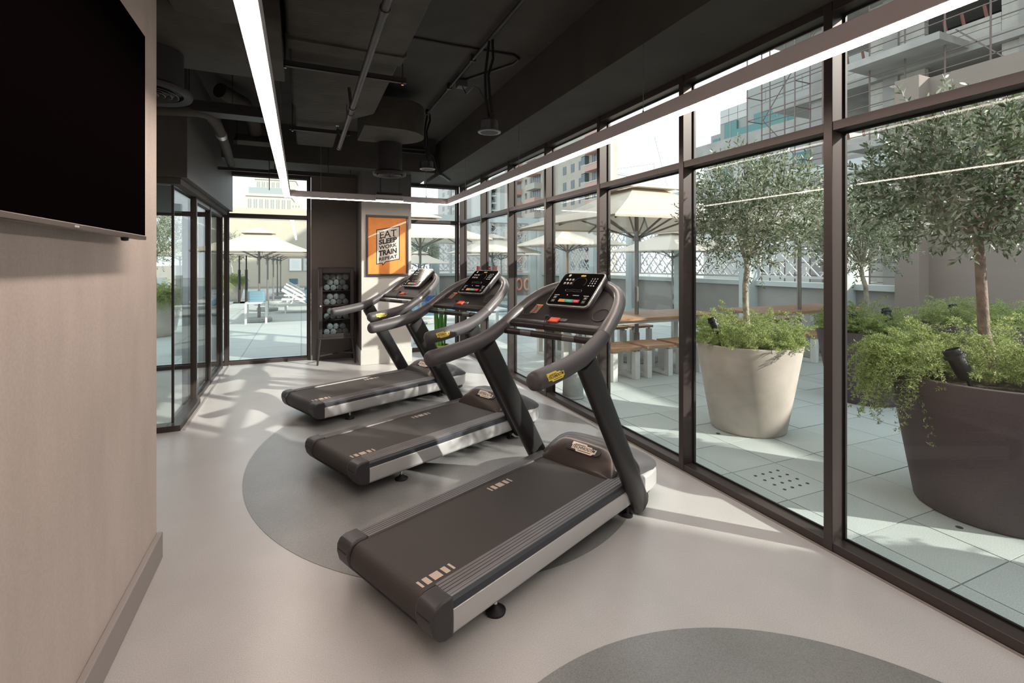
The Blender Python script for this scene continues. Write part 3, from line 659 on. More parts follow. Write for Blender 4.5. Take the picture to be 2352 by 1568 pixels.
MB().tube([(1.59, 5.0, CZ-.09), (1.60, 4.9, CZ-.2), (1.58, 4.6, CZ-.22), (1.53, 4.3, CZ-.35), (1.505, 4.0, CZ-.62)], .006, 6).build('flex_lead', 'speaker_grey', C2, smooth=True)
for nm, c, lb in ((1, (1.50, 3.95, 2.735), 'near round ceiling speaker dangling on black cables'), (2, (1.51, 6.25, 2.825), 'far round ceiling speaker dangling beside the column')):
    S = tag(empty('ceiling_speaker', c), lb, 'speaker', 'dangling ceiling speakers')
    MB().lathe([(.088, .0), (.1, .004), (.1, .012), (.088, .02), (.078, .022), (.078, .0)], 36, closed=True).build('trim_ring', 'handle_grey', S, smooth=True)
    MB().lathe([(0, .0), (.08, .002), (.08, .012), (0, .012)], 32).build('grille', 'speaker_grille', S, smooth=True)
    MB().lathe([(.078, .02), (.074, .10), (.06, .115), (0, .115)], 28).build('can', 'speaker_grey', S, smooth=True)
    for a in (30, 150, 270): MB().obox((.082*math.cos(R(a)), .082*math.sin(R(a)), .06), .016, .022, .075, Matrix.Rotation(R(a), 3, 'Z')).build('clamp', 'charcoal', S)
    MB().bar((0, .0, .11), (.03, 0, .17), .04, .03).build('terminal', 'charcoal', S)
    hz = CZ-.04-c[2]
    MB().tube([(.0, 0, .11), (-.03, .01, .3), (-.035, .01, .5), (0, 0, hz)], .012, 8).build('cable', 'rubber_black', S, smooth=True)
    MB().tube([(.03, 0, .15), (.0, -.01, .32), (-.01, .0, .5), (.035, .0, .65), (.03, .0, hz)], .012, 8).build('cable', 'rubber_black', S, smooth=True)
FC = tag(empty('fan_coil_unit', (-.50, 6.8, 3.13)), 'small grey tilted box unit hanging left of the light bar', 'air unit')
MB().obox((0, 0, 0), .42, .30, .06, Matrix.Rotation(R(28), 3, 'X')).build('casing', 'grey_box', FC, bevel=.006)
for x in (-.23, .23): MB().obox((x, 0, 0), .03, .34, .05, Matrix.Rotation(R(28), 3, 'X')).build('side_bracket', 'dark_metal', FC); MB().tube([(x, .1, .05), (x, .1, CZ-3.13)], .004, 6).build('hanger_rod', 'dark_metal', FC)
FX = tag(empty('insulated_pipe'), 'insulated dark pipe with silver band bending down the left bulkhead', 'pipe')
MB().tube([(-2.2, 5.15, 2.93), (-1.2, 5.26, 2.98), (-.90, 5.36, 3.03), (-.82, 5.46, 3.04), (-.80, 5.56, 3.02), (-.785, 5.68, 3.01), (-.78, 6.0, 2.965), (-.815, 6.67, 2.95), (-.86, 7.45, 2.92)], .05, 14).build('insulation', 'duct_wrap', FX, smooth=True)
MB().tube([(-.7815, 5.93, 2.977), (-.78, 6.02, 2.964)], .0525, 14).build('silver_band', 'foil', FX, smooth=True)
X2 = tag(empty('flexible_duct'), 'short corrugated flexible duct rising behind the tilted box unit', 'duct')
MB().tube([(-.52, 6.72, 3.2), (-.53, 6.6, 3.32), (-.6, 6.3, 3.42), (-.8, 6.0, 3.45)], [.075, .082, .078, .08], 16).build('flex_hose', 'duct_wrap', X2, smooth=True)
X3 = tag(empty('cable_tray'), 'dark cable tray hanging in the back left of the ceiling', 'cable tray')
MB().box(-1.0, 5.3, 3.02, -.25, 5.5, 3.03).box(-1.0, 5.3, 3.03, -.25, 5.31, 3.12).box(-1.0, 5.49, 3.03, -.25, 5.5, 3.12).build('tray', 'dark_metal', X3)
for x in (-.95, -.6, -.3): MB().tube([(x, 5.3, 3.1), (x, 5.3, CZ)], .004, 6).build('hanger_rod', 'dark_metal', X3)
X4 = tag(empty('ceiling_rail'), 'thin dark steel rail across the back under the ceiling', 'rail')
box(-1.0, 7.36, 2.83, .75, 7.40, 2.87).build('rail', 'dark_metal', X4)
for x in (-.4, .35): MB().tube([(x, 7.38, 2.6 if x < 0 else 2.87), (x, 7.38, CZ)], .005, 6).build('hanger_rod', 'dark_metal', X4)
X6 = tag(empty('ceiling_rail'), 'lower short dark rail in front of the big front window', 'rail')
box(-.42, 7.9, 2.93, .78, 7.94, 2.98).build('rail', 'dark_metal', X6)
MB().tube([(-.36, 7.92, 2.90), (-.36, 7.92, HZ)], .006, 8).build('hanger_rod', 'dark_metal', X6); MB().tube([(.7, 7.92, 2.95), (.7, 7.92, HZ)], .006, 8).build('hanger_rod', 'dark_metal', X6)
X5 = tag(empty('conduit'), 'pair of dark conduits bending round the bulkhead corner', 'conduit')
for dx in (0, .06): MB().tube([(1.2+dx, 7.62, 3.40-dx), (1.85+dx, 7.62, 3.40-dx), (1.95+dx, 7.62, 3.3-dx), (2.0+dx*.4, 7.60, 3.1), (2.02+dx*.4, 7.60, HZ-.02), (2.12+dx*.4, 7.75, HZ-.02), (2.35, 8.1+dx, HZ-.02)], .016, 8).build('conduit_run', 'pipe_dark', X5, smooth=True)
HB = tag(empty('hanging_bracket', (1.13, 7.13, 2.5)), 'black hanging bracket with small silver box on the far light bar', 'bracket')
box(-.14, .02, .085, .22, .10, .125).build('plate', 'black_steel', HB)
for x in (-.08, .19): MB().tube([(x, .06, .12), (x, .06, .46)], .012 if x < 0 else .004, 8).build('rod', 'black_steel', HB)
box(-.16, -.05, .015, .23, .028, .085).build('device', 'silver_panel', HB, bevel=.01); box(-.16, -.056, .005, .23, -.01, .03).build('device_lens', 'bezel', HB, bevel=.004)
# ================================================================== OUTDOORS
struct('terrace_ground', MB().box(6.315, -12, -.45, 40, 60, 0).box(2.85, 8.85, -.45, 6.315, 60, 0).box(2.85, -12, -.45, 6.315, -1.96, 0).box(-30, 8.87, -.45, 2.85, 60, 0), 'terrace')
struct('city_ground', box(-400, -300, -14, 500, 600, -13.5), 'city_ground')
# stone slabs near the window wall, each its own piece
TF = tag(empty('terrace_paving'), 'pale grey stone paving slabs outside the window wall', kind='structure')
box(2.85, -1.96, -.06, 6.315, 8.85, -.022).build('joint_bed', 'tile_joint', TF)
t_mesh = MB().box(-.2315, -.2315, -.03, .2315, .2315, 0).mesh('paving_slab', 'tile_stone')
strip = MB().box(-.083, -.2315, -.03, .083, .2315, 0).mesh('edge_slab', 'tile_stone')
for i in range(7):
    for j in range(-7, 16):
        o = bpy.data.objects.new('paving_slab', t_mesh); COL.objects.link(o); o.parent = TF; o.location = (3.26+.47*i, 1.565+.47*j, random.uniform(-.0015, .0015))
for j in range(-7, 16):
    o = bpy.data.objects.new('edge_slab', strip); COL.objects.link(o); o.parent = TF; o.location = (2.937, 1.565+.47*j, 0)
dm = MB().lathe([(0, 0), (.012, 0), (.012, .0012), (0, .0012)], 12).mesh('drain_hole', 'drain_hole')
for a in range(4):
    for b in range(4):
        o = bpy.data.objects.new('drain_hole', dm); COL.objects.link(o); o.parent = TF; o.location = (3.26-.12+.08*a, 2.505-.12+.08*b, .0006)
for x, y in ((3.66, 1.62), (3.60, 3.42)):
    o = bpy.data.objects.new('drain_hole', dm); COL.objects.link(o); o.parent = TF; o.location = (x, y, .0006); o.scale = (1.6, 1.6, 1)
# beige boundary wall with pier
struct('wall_boundary', box(11.33, -8.2, -.03, 11.7, 5.5, 5.25), 'render_beige')
struct('wall_pier', box(11.0, 5.5, -.03, 11.7, 5.92, 5.27), 'render_beige')
struct('sun_blocker', box(11.33, -30, -.03, 12.2, -8.2, 24), 'render_beige')  # unseen tall mass, added to block the sun and cast its shadow edge indoors
# parapet, posts, beam and lattice screens
struct('parapet_wall', box(11.2, 5.92, -.03, 11.45, 22.3, 1.02), 'parapet_taupe')
struct('parapet_cap', box(11.10, 5.92, 1.02, 11.5, 22.3, 1.14), 'sage_metal')
struct('screen_beam', box(11.12, 5.92, 3.62, 11.45, 22.3, 3.90), 'sage_metal')
struct('parapet_wall_far', box(2.0, 22.3, -.03, 11.45, 22.55, 1.02), 'parapet_taupe')
struct('parapet_cap_far', box(2.0, 22.2, 1.02, 11.45, 22.6, 1.14), 'sage_metal')
struct('screen_beam_far', box(2.0, 22.22, 3.62, 11.45, 22.55, 3.90), 'sage_metal')
LW, LH, CS = 2.06, 2.30, .23
lt = MB()
nx, nz = 9, 10
for i in range(nx):
    for j in range(nz):
        x0, z0 = i*LW/nx, j*LH/nz; x1, z1 = x0+LW/nx, z0+LH/nz
        if (i+j) % 2 == 0: lt.bar((0, x0, z0), (0, x1, z1), .026, .03, (1,0,0))
        else: lt.bar((0, x0, z1), (0, x1, z0), .026, .03, (1,0,0))
        if (i*2+j) % 3 == 0: lt.bar((0, (x0+x1)/2, z0+.02), (0, (x0+x1)/2, z1-.0), .022, .03, (1,0,0))
        if (i+2*j) % 3 == 1: lt.bar((0, x0, (z0+z1)/2), (0, x1, (z0+z1)/2), .022, .03, (1,0,0))
        if (i+j) % 2 == 1: lt.bar((0, x0, z0), (0, (x0+x1)/2, (z0+z1)/2), .022, .03, (1,0,0))
lat_me = lt.mesh('lattice', 'lattice')
fr_me = MB().box(-.03, -.05, -.05, .03, 0, LH+.05).box(-.03, LW, -.05, .03, LW+.05, LH+.05).box(-.03, 0, -.05, .03, LW, 0).box(-.03, 0, LH, .03, LW, LH+.05).mesh('screen_frame', 'lattice')
def screen(loc, rz, label):
    S = tag(empty('lattice_screen', loc, rz), label, 'screen', 'lattice screens above the parapet')
    for nm, me in (('lattice', lat_me), ('screen_frame', fr_me)):
        o = bpy.data.objects.new(nm, me); COL.objects.link(o); o.parent = S
        if nm == 'lattice': o['kind'] = 'stuff'
pm = MB().box(-.17, -.17, -.03, .17, .17, 3.62)
pn = ['beside the beige pier', 'second from the beige pier', 'third from the beige pier', 'fourth from the beige pier', 'fifth from the beige pier', 'sixth from the beige pier', 'seventh from the beige pier']
for k in range(7):
    y = 6.96+2.5*k
    p = pm.build('screen_post', 'sage_metal', None, (11.05, y, 0), bevel=.01)
    tag(p, 'pale grey screen post on the window side, ' + pn[k], 'post', 'posts of the lattice screens')
    if k < 6: screen((11.25, y+.22, 1.28), 0, 'white lattice screen above the right parapet, ' + ['nearest', 'second', 'third', 'fourth', 'fifth', 'farthest'][k] + ' bay')

for k in range(4):
    x = 3.2+2.5*k
    p = pm.build('screen_post', 'sage_metal', None, (x, 22.12, 0), bevel=.01)
    tag(p, 'pale grey post of the far screen behind the pool, ' + ['first', 'second', 'third', 'last'][k] + ' from left', 'post', 'posts of the lattice screens')
    if k < 3: screen((x+.22+LW, 22.32, 1.28), R(90), 'lattice screen behind the pool, ' + ['left', 'middle', 'right'][k] + ' bay')

# ------------------------------------------------ pots, ferns, olive trees, spotlights
def pot_mesh(rb, rt, h, m_):
    return MB().lathe([(0, 0), (rb*.96, 0), (rb, .015), (rb+(rt-rb)*.5, h*.5), (rt, h-.01), (rt-.004, h), (rt-.045, h), (rt-.05, h-.08), (rt-.055, h-.10), (0, h-.10)], 56).mesh('pot_shell', m_, True)
def planter(loc, rb, rt, h, m_, label):
    P = tag(empty('planter', loc), label, 'planter', 'big round terrace planters')
    o = bpy.data.objects.new('pot_shell', pot_mesh(rb, rt, h, m_)); COL.objects.link(o); o.parent = P
    MB().lathe([(0, h-.06), (rt-.054, h-.065), (rt-.054, h-.09), (0, h-.09)], 40).build('soil', 'soil', P)
    return P
# fern foliage: many arching sprays of needles
def fern_mesh(name, seed, R0, n=260, side=None):
    rnd = random.Random(seed); V = []; F = []
    for k in range(n):
        a = rnd.uniform(0, 6.283); r0 = R0*math.sqrt(rnd.random())*.95
        spill = side is not None and rnd.random() < .30
        if spill:
            a = side+rnd.gauss(0, .38); r0 = R0*rnd.uniform(.8, 1.05); L_ = rnd.uniform(.14, .32); up = rnd.uniform(.06, .26); dr = rnd.uniform(.1, .45)
        else:
            if side is not None and abs((a-R(202)+math.pi) % (2*math.pi)-math.pi) < R(62) and r0 > .5*R0: continue
            L_ = rnd.uniform(.08, .24); up = rnd.choice((.12, .2, .3, .42))*rnd.uniform(.7, 1.1)*(1.15-.45*r0/R0); dr = up*rnd.uniform(.1, .9)
        oa = a+rnd.gauss(0, .8); bx, by = r0*math.cos(a), r0*math.sin(a); h0 = 0 if not spill else rnd.uniform(0, .08)
        nseg = int(9+L_*44)
        pts = [Vector((bx+math.cos(oa)*L_*t, by+math.sin(oa)*L_*t, h0+up*2*t-(dr+up*.9)*t*t)) for t in [i/nseg for i in range(nseg+1)]]
        for i in range(1, nseg+1):
            p = pts[i]; t = i/nseg; tg_ = (pts[i]-pts[i-1]).normalized()
            sdv = tg_.cross(Vector((0, 0, 1))); sdv = sdv.normalized() if sdv.length > .01 else Vector((1, 0, 0))
            for sg in (-1, 1):
                bl = .055*(1.1-.75*t)*rnd.uniform(.7, 1.2); bd_ = (sdv*sg+tg_*.6+Vector((0, 0, rnd.gauss(.15, .35)))).normalized()
                for q in range(4):
                    o_ = p+bd_*bl*(q+.4)/4
                    for w2 in range(2):
                        d = (bd_*.6+Vector((rnd.gauss(0, .6), rnd.gauss(0, .6), rnd.gauss(.05, .6)))).normalized(); l = rnd.uniform(.012, .022)
                        s_ = d.cross(Vector((rnd.gauss(0, 1), rnd.gauss(0, 1), rnd.gauss(0, 1)))).normalized()*.0024
                        b = len(V); e = o_+d*l; m2 = o_+d*l*.5
                        V += [tuple(o_), tuple(m2+s_), tuple(e), tuple(m2-s_)]; F.append((b, b+1, b+2, b+3))
    me = bpy.data.meshes.new(name); me.from_pydata(V, [], F); me.materials.append(M['fern_leaf']); return me
def fern(me, loc, rz, label, sc_=1):
    f = tag(empty('asparagus_fern', loc, rz), label, 'fern', 'ferns in the terrace planters')
    o = bpy.data.objects.new('foliage', me); COL.objects.link(o); o.parent = f; o['kind'] = 'stuff'; o.scale = (sc_,)*3
fernA = fern_mesh('foliage', 3, .42, 330)
fernB = fern_mesh('foliage', 5, .47, 560, side=R(118))
# olive
def olive(seed, trunk_pts, trunk_r, crown_c, crown_r, n_tw, leaf=(.05, .0062), bark='bark'):
    rnd = random.Random(seed); tr = MB().tube(trunk_pts, trunk_r, 12).mesh('trunk', bark, True)
    br = MB(); cc = Vector(crown_c); top = Vector(trunk_pts[-1]); V = []; F = []
    ends = []
    for k in range(15):
        d = Vector((rnd.gauss(0, 1), rnd.gauss(0, 1), rnd.gauss(.35, .8))).normalized()
        e = cc+Vector((d.x*crown_r[0], d.y*crown_r[1], d.z*crown_r[2]))*rnd.uniform(.5, .85)
        m_ = top.lerp(e, .5)+Vector((rnd.gauss(0, .05), rnd.gauss(0, .05), -.05)); br.tube([top-Vector((0,0,.05)), m_, e], [.014, .009, .004], 6)
        ends += [m_.lerp(e, t) for t in (.0, .3, .6, .9)]
    for k in range(n_tw):
        d = Vector((rnd.gauss(0, 1), rnd.gauss(0, 1), rnd.gauss(0.05, .9))).normalized(); rr = rnd.random()**.38
        p = cc+Vector((d.x*crown_r[0], d.y*crown_r[1], d.z*crown_r[2]))*rr
        td = (d*.7+Vector((rnd.gauss(0, .5), rnd.gauss(0, .5), rnd.gauss(.35, .5)))).normalized(); TL = rnd.uniform(.10, .22)
        if rnd.random() < .05: TL *= 1.9; td = (td+Vector((0,0,1.2))).normalized()
        nl = int(TL/.0135); sd = td.cross(Vector((rnd.gauss(0,1), rnd.gauss(0,1), rnd.gauss(0,1)))).normalized(); s2 = td.cross(sd)
        br.tube([p-td*.02, p+td*TL], [.0022, .0012], 3, caps=False)
        for i in range(nl):
            q = p+td*TL*(i/nl); ax = (sd if (i//2) % 2 else s2)*(1 if i % 2 else -1)
            ld = (ax*.8+td*.75+Vector((rnd.gauss(0, .15),)*3)).normalized(); l = leaf[0]*rnd.uniform(.65, 1.15); ww = ld.cross(Vector((rnd.gauss(0,1), rnd.gauss(0,1), rnd.gauss(0,1)))).normalized()*leaf[1]*rnd.uniform(.8, 1.2)
            b = len(V); m1 = q+ld*l*.35; m3 = q+ld*l*.72; e = q+ld*l
            V += [tuple(q), tuple(m1+ww), tuple(m3+ww*.8), tuple(e), tuple(m3-ww*.8), tuple(m1-ww)]; F += [(b, b+1, b+2, b+3, b+4, b+5)]
    me = bpy.data.meshes.new('foliage'); me.from_pydata(V, [], F); me.materials.append(M['olive_leaf'])
    return tr, br.mesh('branches', bark, True), me
def olive_tree(parts, loc, rz, label, sc_=1):
    t = tag(empty('olive_tree', loc, rz), label, 'tree', 'olive trees on the terrace'); t.scale = (sc_,)*3
    for nm, me in zip(('trunk', 'branches', 'foliage'), parts):
        o = bpy.data.objects.new(nm, me); COL.objects.link(o); o.parent = t
        if nm == 'foliage': o['kind'] = 'stuff'
olA = olive(11, [(0,0,0), (.02,.02,.2), (-.03,.0,.42), (.0,.03,.62), (.05,.05,.78), (.04,.06,.9)], [.032, .028, .028, .027, .024, .02], (.06, .0, 1.34), (.60, .60, .58), 1000)
olB = olive(23, [(0,0,0), (.03,-.02,.15), (-.02,.02,.35), (-.03,.03,.6), (-.05,.04,.85), (-.07,.05,1.0)], [.036, .033, .031, .029, .027, .023], (-.05, 0.02, 1.36), (.66, .66, .46), 1000, (.058, .0075), 'bark_red')
def spotlight(loc, rz, tilt, label, sc_=1.15):
    S = tag(empty('garden_spotlight', loc, rz), label, 'spotlight', 'garden spotlights in the planters')
    S.rotation_euler = (tilt, 0, rz); S.scale = (sc_,)*3
    MB().lathe([(.0, -.06), (.028, -.06), (.032, -.05), (.032, .035), (.040, .037), (.040, .052), (.034, .053), (.034, .075), (.030, .075), (.028, .055), (0, .055)], 22).build('housing', 'black_steel', S, smooth=True)
    MB().lathe([(.0405, .040), (.042, .0405), (.042, .048), (.0405, .0485)], 22, closed=True).build('ring', 'charcoal', S, smooth=True)
    box(-.012, -.033, .005, .012, -.0322, .014).build('maker_label', 'print_white', S)
    MB().tube([(0, .0, -.06), (0, .02, -.22)], .008, 8).build('stake', 'black_steel', S)
PM, PR, PB, PF = (4.02, 3.45, 0), (4.12, 1.66, 0), (6.1, 3.6, 0), (7.75, 3.32, 0)
planter(PM, .34, .48, .83, 'concrete_pot', 'sunlit light brown tapered planter in the middle window bay')
planter(PR, .39, .53, .87, 'purple_pot', 'large dark plum planter at the right edge')
planter(PB, .35, .49, .82, 'purple_pot', 'dark plum planter partly hidden by the mullion')
planter(PF, .36, .50, .84, 'purple_pot', 'dark plum planter against the beige boundary wall')
fern(fernA, (PM[0], PM[1], .80), .3, 'pale green feathery fern in the sunlit brown planter')
fern(fernB, (PR[0], PR[1], .84), 0, 'big bright fern spilling over the rim of the right edge planter', 1.08)
fern(fernA, (PB[0], PB[1], .79), 1.9, 'dark fern in the planter partly hidden by the mullion')
fern(fernA, (PF[0], PF[1], .81), 3.9, 'fern in the planter against the beige boundary wall', 1.05)
olive_tree(olA, (PM[0], PM[1], .77), 0, 'olive tree with pale trunk growing from the sunlit brown planter')
olive_tree(olB, (PR[0]+.02, PR[1]+.02, .80), .4, 'olive tree with reddish trunk at the right edge')
olive_tree(olA, (PB[0], PB[1], .76), 2.4, 'olive tree in the planter partly hidden by the mullion', .93)
spotlight((3.64, 3.50, 1.0), .5, R(-22), 'black spotlight among the fern of the sunlit brown planter')
spotlight((3.76, 1.66, .965), .6, R(-24), 'black spotlight among the bright fern at the right edge', 1.4)
spotlight((5.77, 3.52, .97), .2, R(-12), 'left black spotlight in the planter partly hidden by the mullion', 1.25)
spotlight((6.26, 3.44, .99), 2.6, R(30), 'right black spotlight in the planter partly hidden by the mullion', 1.2)
spotlight((7.47, 3.36, 1.0), .3, R(-10), 'black spotlight in the planter against the beige wall', 1.2)
planter((4.22, -.15, 0), .39, .53, .87, 'purple_pot', 'dark plum planter just beyond the right edge of view')
fern(fernA, (4.22, -.15, .84), 1.1, 'fern just beyond the right edge of view')
# planters by the pool seen through the front glass
for k, (x, y) in enumerate(((-2.95, 13.0), (-2.75, 18.6), (-2.75, 24.0))):
    nm = ['nearest', 'middle', 'farthest'][k]
    planter((x, y, 0), .36, .50, .86, 'concrete_pot', nm + ' of the three brown planters beside the pool deck')
    fern(fernB, (x, y, .83), 3.2, nm + ' fern in the brown planters beside the pool deck', 1.05)
    olive_tree(olA, (x, y, .80), 1.3+k, nm + ' olive tree in the planters beside the pool deck', 1.05)
planter((5.0, 21.3, 0), .36, .50, .86, 'concrete_pot', 'small far planter in front of the pool screen'); fern(fernA, (5.0, 21.3, .83), 2.2, 'far fern in front of the pool screen'); olive_tree(olA, (5.0, 21.3, .80), .3, 'far olive tree in front of the pool screen')

# ------------------------------------------------ tables, stools
def picnic_table(loc, label):
    T = tag(empty('terrace_table', loc), label, 'table', 'wooden terrace tables')
    for k in range(7): box(-1.4, -.49+.141*k, .715, 1.4, -.49+.141*k+.134, .755).build('plank', 'wood', T, bevel=.003, seg=1)
    for sx_ in (-1, 1):
        f = MB(); x = sx_*1.15
        f.box(x-.05, -.42, 0, x+.05, -.34, .715).box(x-.05, .34, 0, x+.05, .42, .715).box(x-.05, -.34, 0, x+.05, .34, .06)
        f.build('leg_frame', 'white_metal', T, bevel=.004, seg=1)
    box(-1.3, -.42, .66, 1.3, -.36, .715).build('apron', 'white_metal', T); box(-1.3, .36, .66, 1.3, .42, .715).build('apron', 'white_metal', T)
picnic_table((5.13, 6.6, 0), 'wooden table with white frame behind the nearest treadmill console'); picnic_table((8.6, 6.36, 0), 'wooden table behind the sunlit brown planter, by the parapet')
def stool():
    S = empty('stool')
    for k in range(4): box(-.24, -.25+.126*k, .41, .24, -.25+.126*k+.121, .452).build('plank', 'wood', S, bevel=.003, seg=1)
    for sx_ in (-1, 1):
        f = MB(); x = sx_*.185
        f.box(x-.04, -.235, 0, x+.04, -.145, .385).box(x-.04, .145, 0, x+.04, .235, .385).box(x-.04, -.145, 0, x+.04, .145, .05); f.build('leg_frame', 'white_metal', S, bevel=.004, seg=1)
        for y in (-.19, .19): box(x-.015, y-.015, .385, x+.015, y+.015, .41).build('spacer', 'white_metal', S)
    return S
st0 = stool(); first = True
pos4 = ['leftmost', 'second from left', 'third from left', 'rightmost']
for cx_, cy_, nm in ((5.13, 6.6, 'table behind the nearest treadmill'), (8.6, 6.36, 'table by the parapet')):
    for row, dy in (('near', -.92), ('far', .92)):
        for k in range(4):
            x = cx_-1.06+.575*k+(.25 if cx_ > 6 else 0)
            s_ = st0 if first else copy_tree(st0); first = False
            s_.location = (x, cy_+dy, 0); tag(s_, f'{pos4[k]} wooden stool on the {row} side of the {nm}', 'stool', 'wooden stools with white legs')
# ------------------------------------------------ umbrellas
def umbrella_meshes():
    hw, zr, za = 1.5, 2.23, 2.86; c1_, zc = .30, 2.80
    A = MB()
    # lower canopy: four sagging panels
    def ringp(h, z, n=8, sag=0):
        P = []
        for (x0, y0, x1, y1) in ((-1,-1,1,-1),(1,-1,1,1),(1,1,-1,1),(-1,1,-1,-1)):
            for i in range(n):
                t = i/n; s_ = 1-sag*math.sin(math.pi*t); P.append(((x0+(x1-x0)*t)*h*s_, (y0+(y1-y0)*t)*h*s_, z+sag*.35*math.sin(math.pi*t)))
        return P
    secs = [ringp(hw, zr-.03, sag=.03), ringp(hw, zr, sag=.03), ringp(hw*.72, zr+(zc-zr)*.30, sag=.012), ringp(hw*.45, zr+(zc-zr)*.62), ringp(c1_, zc), ]
    A.loft(secs, caps=False, closed=True)
    low = A.mesh('canopy', 'canvas', 30)
    B_ = MB(); B_.loft([ringp(.48, 2.80), ringp(.46, 2.815), ringp(.22, 2.92), ringp(.02, 3.0)], caps=True, closed=True); vent = B_.mesh('vent_cap', 'canvas', 30)
    pl = MB().tube([(0,0,.05), (0,0,2.95)], .035, 14).mesh('pole', 'pole_metal', True)
    hb = MB().lathe([(.036, 1.97), (.065, 1.98), (.07, 2.03), (.06, 2.06), (.036, 2.07)], 14).mesh('hub', 'pole_metal', True)
    ribs = []
    for k in range(8):
        a = R(45*k); d = Vector((math.cos(a), math.sin(a), 0)); ln = hw*(1.41 if k % 2 else 1.0)*.985
        ribs.append((MB().bar(d*.06+Vector((0,0,2.74)), d*ln+Vector((0,0,zr-.035)), .022, .03).mesh('rib', 'pole_metal'),
                     MB().bar(d*.06+Vector((0,0,2.03)), d*ln*.55+Vector((0,0,2.74-(2.775-zr)*.55-.02)), .02, .028).mesh('strut', 'pole_metal')))
    bs = MB().lathe([(0,0), (.36,0), (.38,.02), (.38,.10), (.35,.13), (.05,.13)], 30).mesh('base', 'granite', True)
    bs2 = MB().lathe([(.035,.1),(.05,.1),(.05,.45),(.035,.45)], 14).mesh('base_sleeve', 'pole_metal', True)
    lp = MB().tube([(-.035, -.02, 2.0), (-.06, -.03, 1.9), (-.05, -.02, 1.80), (-.035, -.01, 1.88), (-.035, 0, 1.98)], .006, 6).mesh('crank_loop', 'pole_metal', True)
    return low, vent, pl, hb, ribs, bs, bs2, lp
UM = umbrella_meshes()
def umbrella(loc, label, s_=1, rz=0):
    U = tag(empty('umbrella', loc, rz), label, 'umbrella', 'cream terrace umbrellas'); U.scale = (s_,)*3
    low, vent, pl, hb, ribs, bs, bs2, lp = UM
    def add(nm, me, par=U):
        o = bpy.data.objects.new(nm, me); COL.objects.link(o); o.parent = par; return o
    add('canopy', low); add('vent_cap', vent); add('pole', pl); h_ = add('hub', hb); add('crank_loop', lp, h_); add('base', bs); add('base_sleeve', bs2)
    for r_, s2 in ribs: q = add('rib', r_); add('strut', s2, q)
umbrella((5.13, 6.6, 0), 'big cream umbrella over the table behind the nearest treadmill')
umbrella((8.42, 6.1, 0), 'cream umbrella over the table by the parapet, behind the olive tree')
umbrella((8.6, 14.9, 0), 'cream umbrella seen above the nearest treadmill handle')
umbrella((10.0, 11.2, 0), 'lower cream umbrella seen left of the middle olive tree', .88)
umbrella((6.5, 16.8, 0), 'cream umbrella by the corner window bays', .9)
umbrella((8.0, 19.6, 0), 'cream umbrella in front of the life rings', .88)
umbrella((2.92, 12.9, 0), 'large cream umbrella outside the narrow front window', 1.0)
umbrella((4.6, 20.6, 0), 'low cream umbrella beyond the pool in the narrow front window', .72)
for k, y in enumerate((15.09, 18.4, 21.6, 24.8, 28.0)):
    umbrella((-1.07+.02*k, y, 0), ['nearest', 'second', 'third', 'fourth', 'farthest'][k] + ' umbrella in the row beside the sun loungers', .865)
umbrella((-5.2, 27.0, 0), 'umbrella across the left pool seen through the vestibule', .88)
# ------------------------------------------------ poolside
struct('wall_pool', box(-6.2, 35.0, -.03, 3.2, 35.4, 5.15), 'wall_sand')
struct('trim_pool', box(-6.2, 34.985, 4.42, 3.2, 35.0, 4.46), 'parapet_taupe')
struct('trim_pool_base', box(-6.2, 34.96, -.03, 3.2, 35.0, .12), 'parapet_taupe')
struct('wall_left_garden', box(-14, 36, -.03, -6.2, 36.3, 1.45), 'parapet_taupe')
for k in range(3): screen((-6.6-2.4*k, 36.15, 1.5), R(90), 'lattice screen far left across the pool, ' + ['right', 'middle', 'left'][k] + ' bay')
def sign(loc, w_, h_, m_, label, inner):
    S = tag(empty('wall_sign', loc), label, 'sign')
    box(-w_/2-.03, -.03, -h_/2-.03, w_/2+.03, -.005, h_/2+.03).build('frame', 'parapet_taupe', S); b = box(-w_/2, -.036, -h_/2, w_/2, -.028, h_/2).build('board', m_, S); inner(b)
def s1(b):
    for k in range(5): box(-.22, -.0375, .22-.11*k, .22-.05*(k % 2), -.0365, .235-.11*k).build('print_line', 'sign_grey', b)
def s2(b):
    MB().tube([(.22*math.cos(R(a)), -.038, .10+.22*math.sin(R(a))) for a in range(0, 361, 12)], .012, 5, caps=False).build('emblem_ring', 'sign_ink', b)
    MB().tube([(-.13, -.038, .02), (-.02, -.038, .2), (.05, -.038, .22), (.02, -.038, .05), (.14, -.038, .05)], .015, 5).tube([(-.06, -.038, .06), (.03, -.038, .12)], .012, 5).build('emblem_letter', 'sign_ink', b)
    for k in range(2): box(-.2, -.0375, -.22-.10*k, .2, -.0365, -.19-.10*k).build('print_line', 'sign_ink', b)
sign((-.35, 34.99, 1.53), .72, .80, 'sign_white', 'white notice board on the sand coloured pool wall', s1)
sign((.52, 34.99, 1.53), .78, .80, 'sign_grey', 'grey sign with round emblem on the sand coloured pool wall', s2)
def lounger():
    L_ = empty('sun_lounger')
    box(-.95, -.33, .24, 1.0, .33, .30).build('frame', 'white_metal', L_)
    for k in range(9): box(-.12+.125*k, -.30, .30, -.02+.125*k, .30, .312).build('slat', 'white_metal', L_)
    MB().obox((-.50, 0, .52), .86, .62, .045, Matrix.Rotation(R(32), 3, 'Y')).build('backrest', 'white_metal', L_)
    for x in (-.75, .85):
        for y in (-.29, .29): box(x-.025, y-.025, 0, x+.025, y+.025, .24).build('leg', 'white_metal', L_)
    MB().bar((-.62, -.2, .25), (-.45, -.2, .5), .03, .03).build('prop', 'white_metal', L_)
    return L_
lg = lounger()
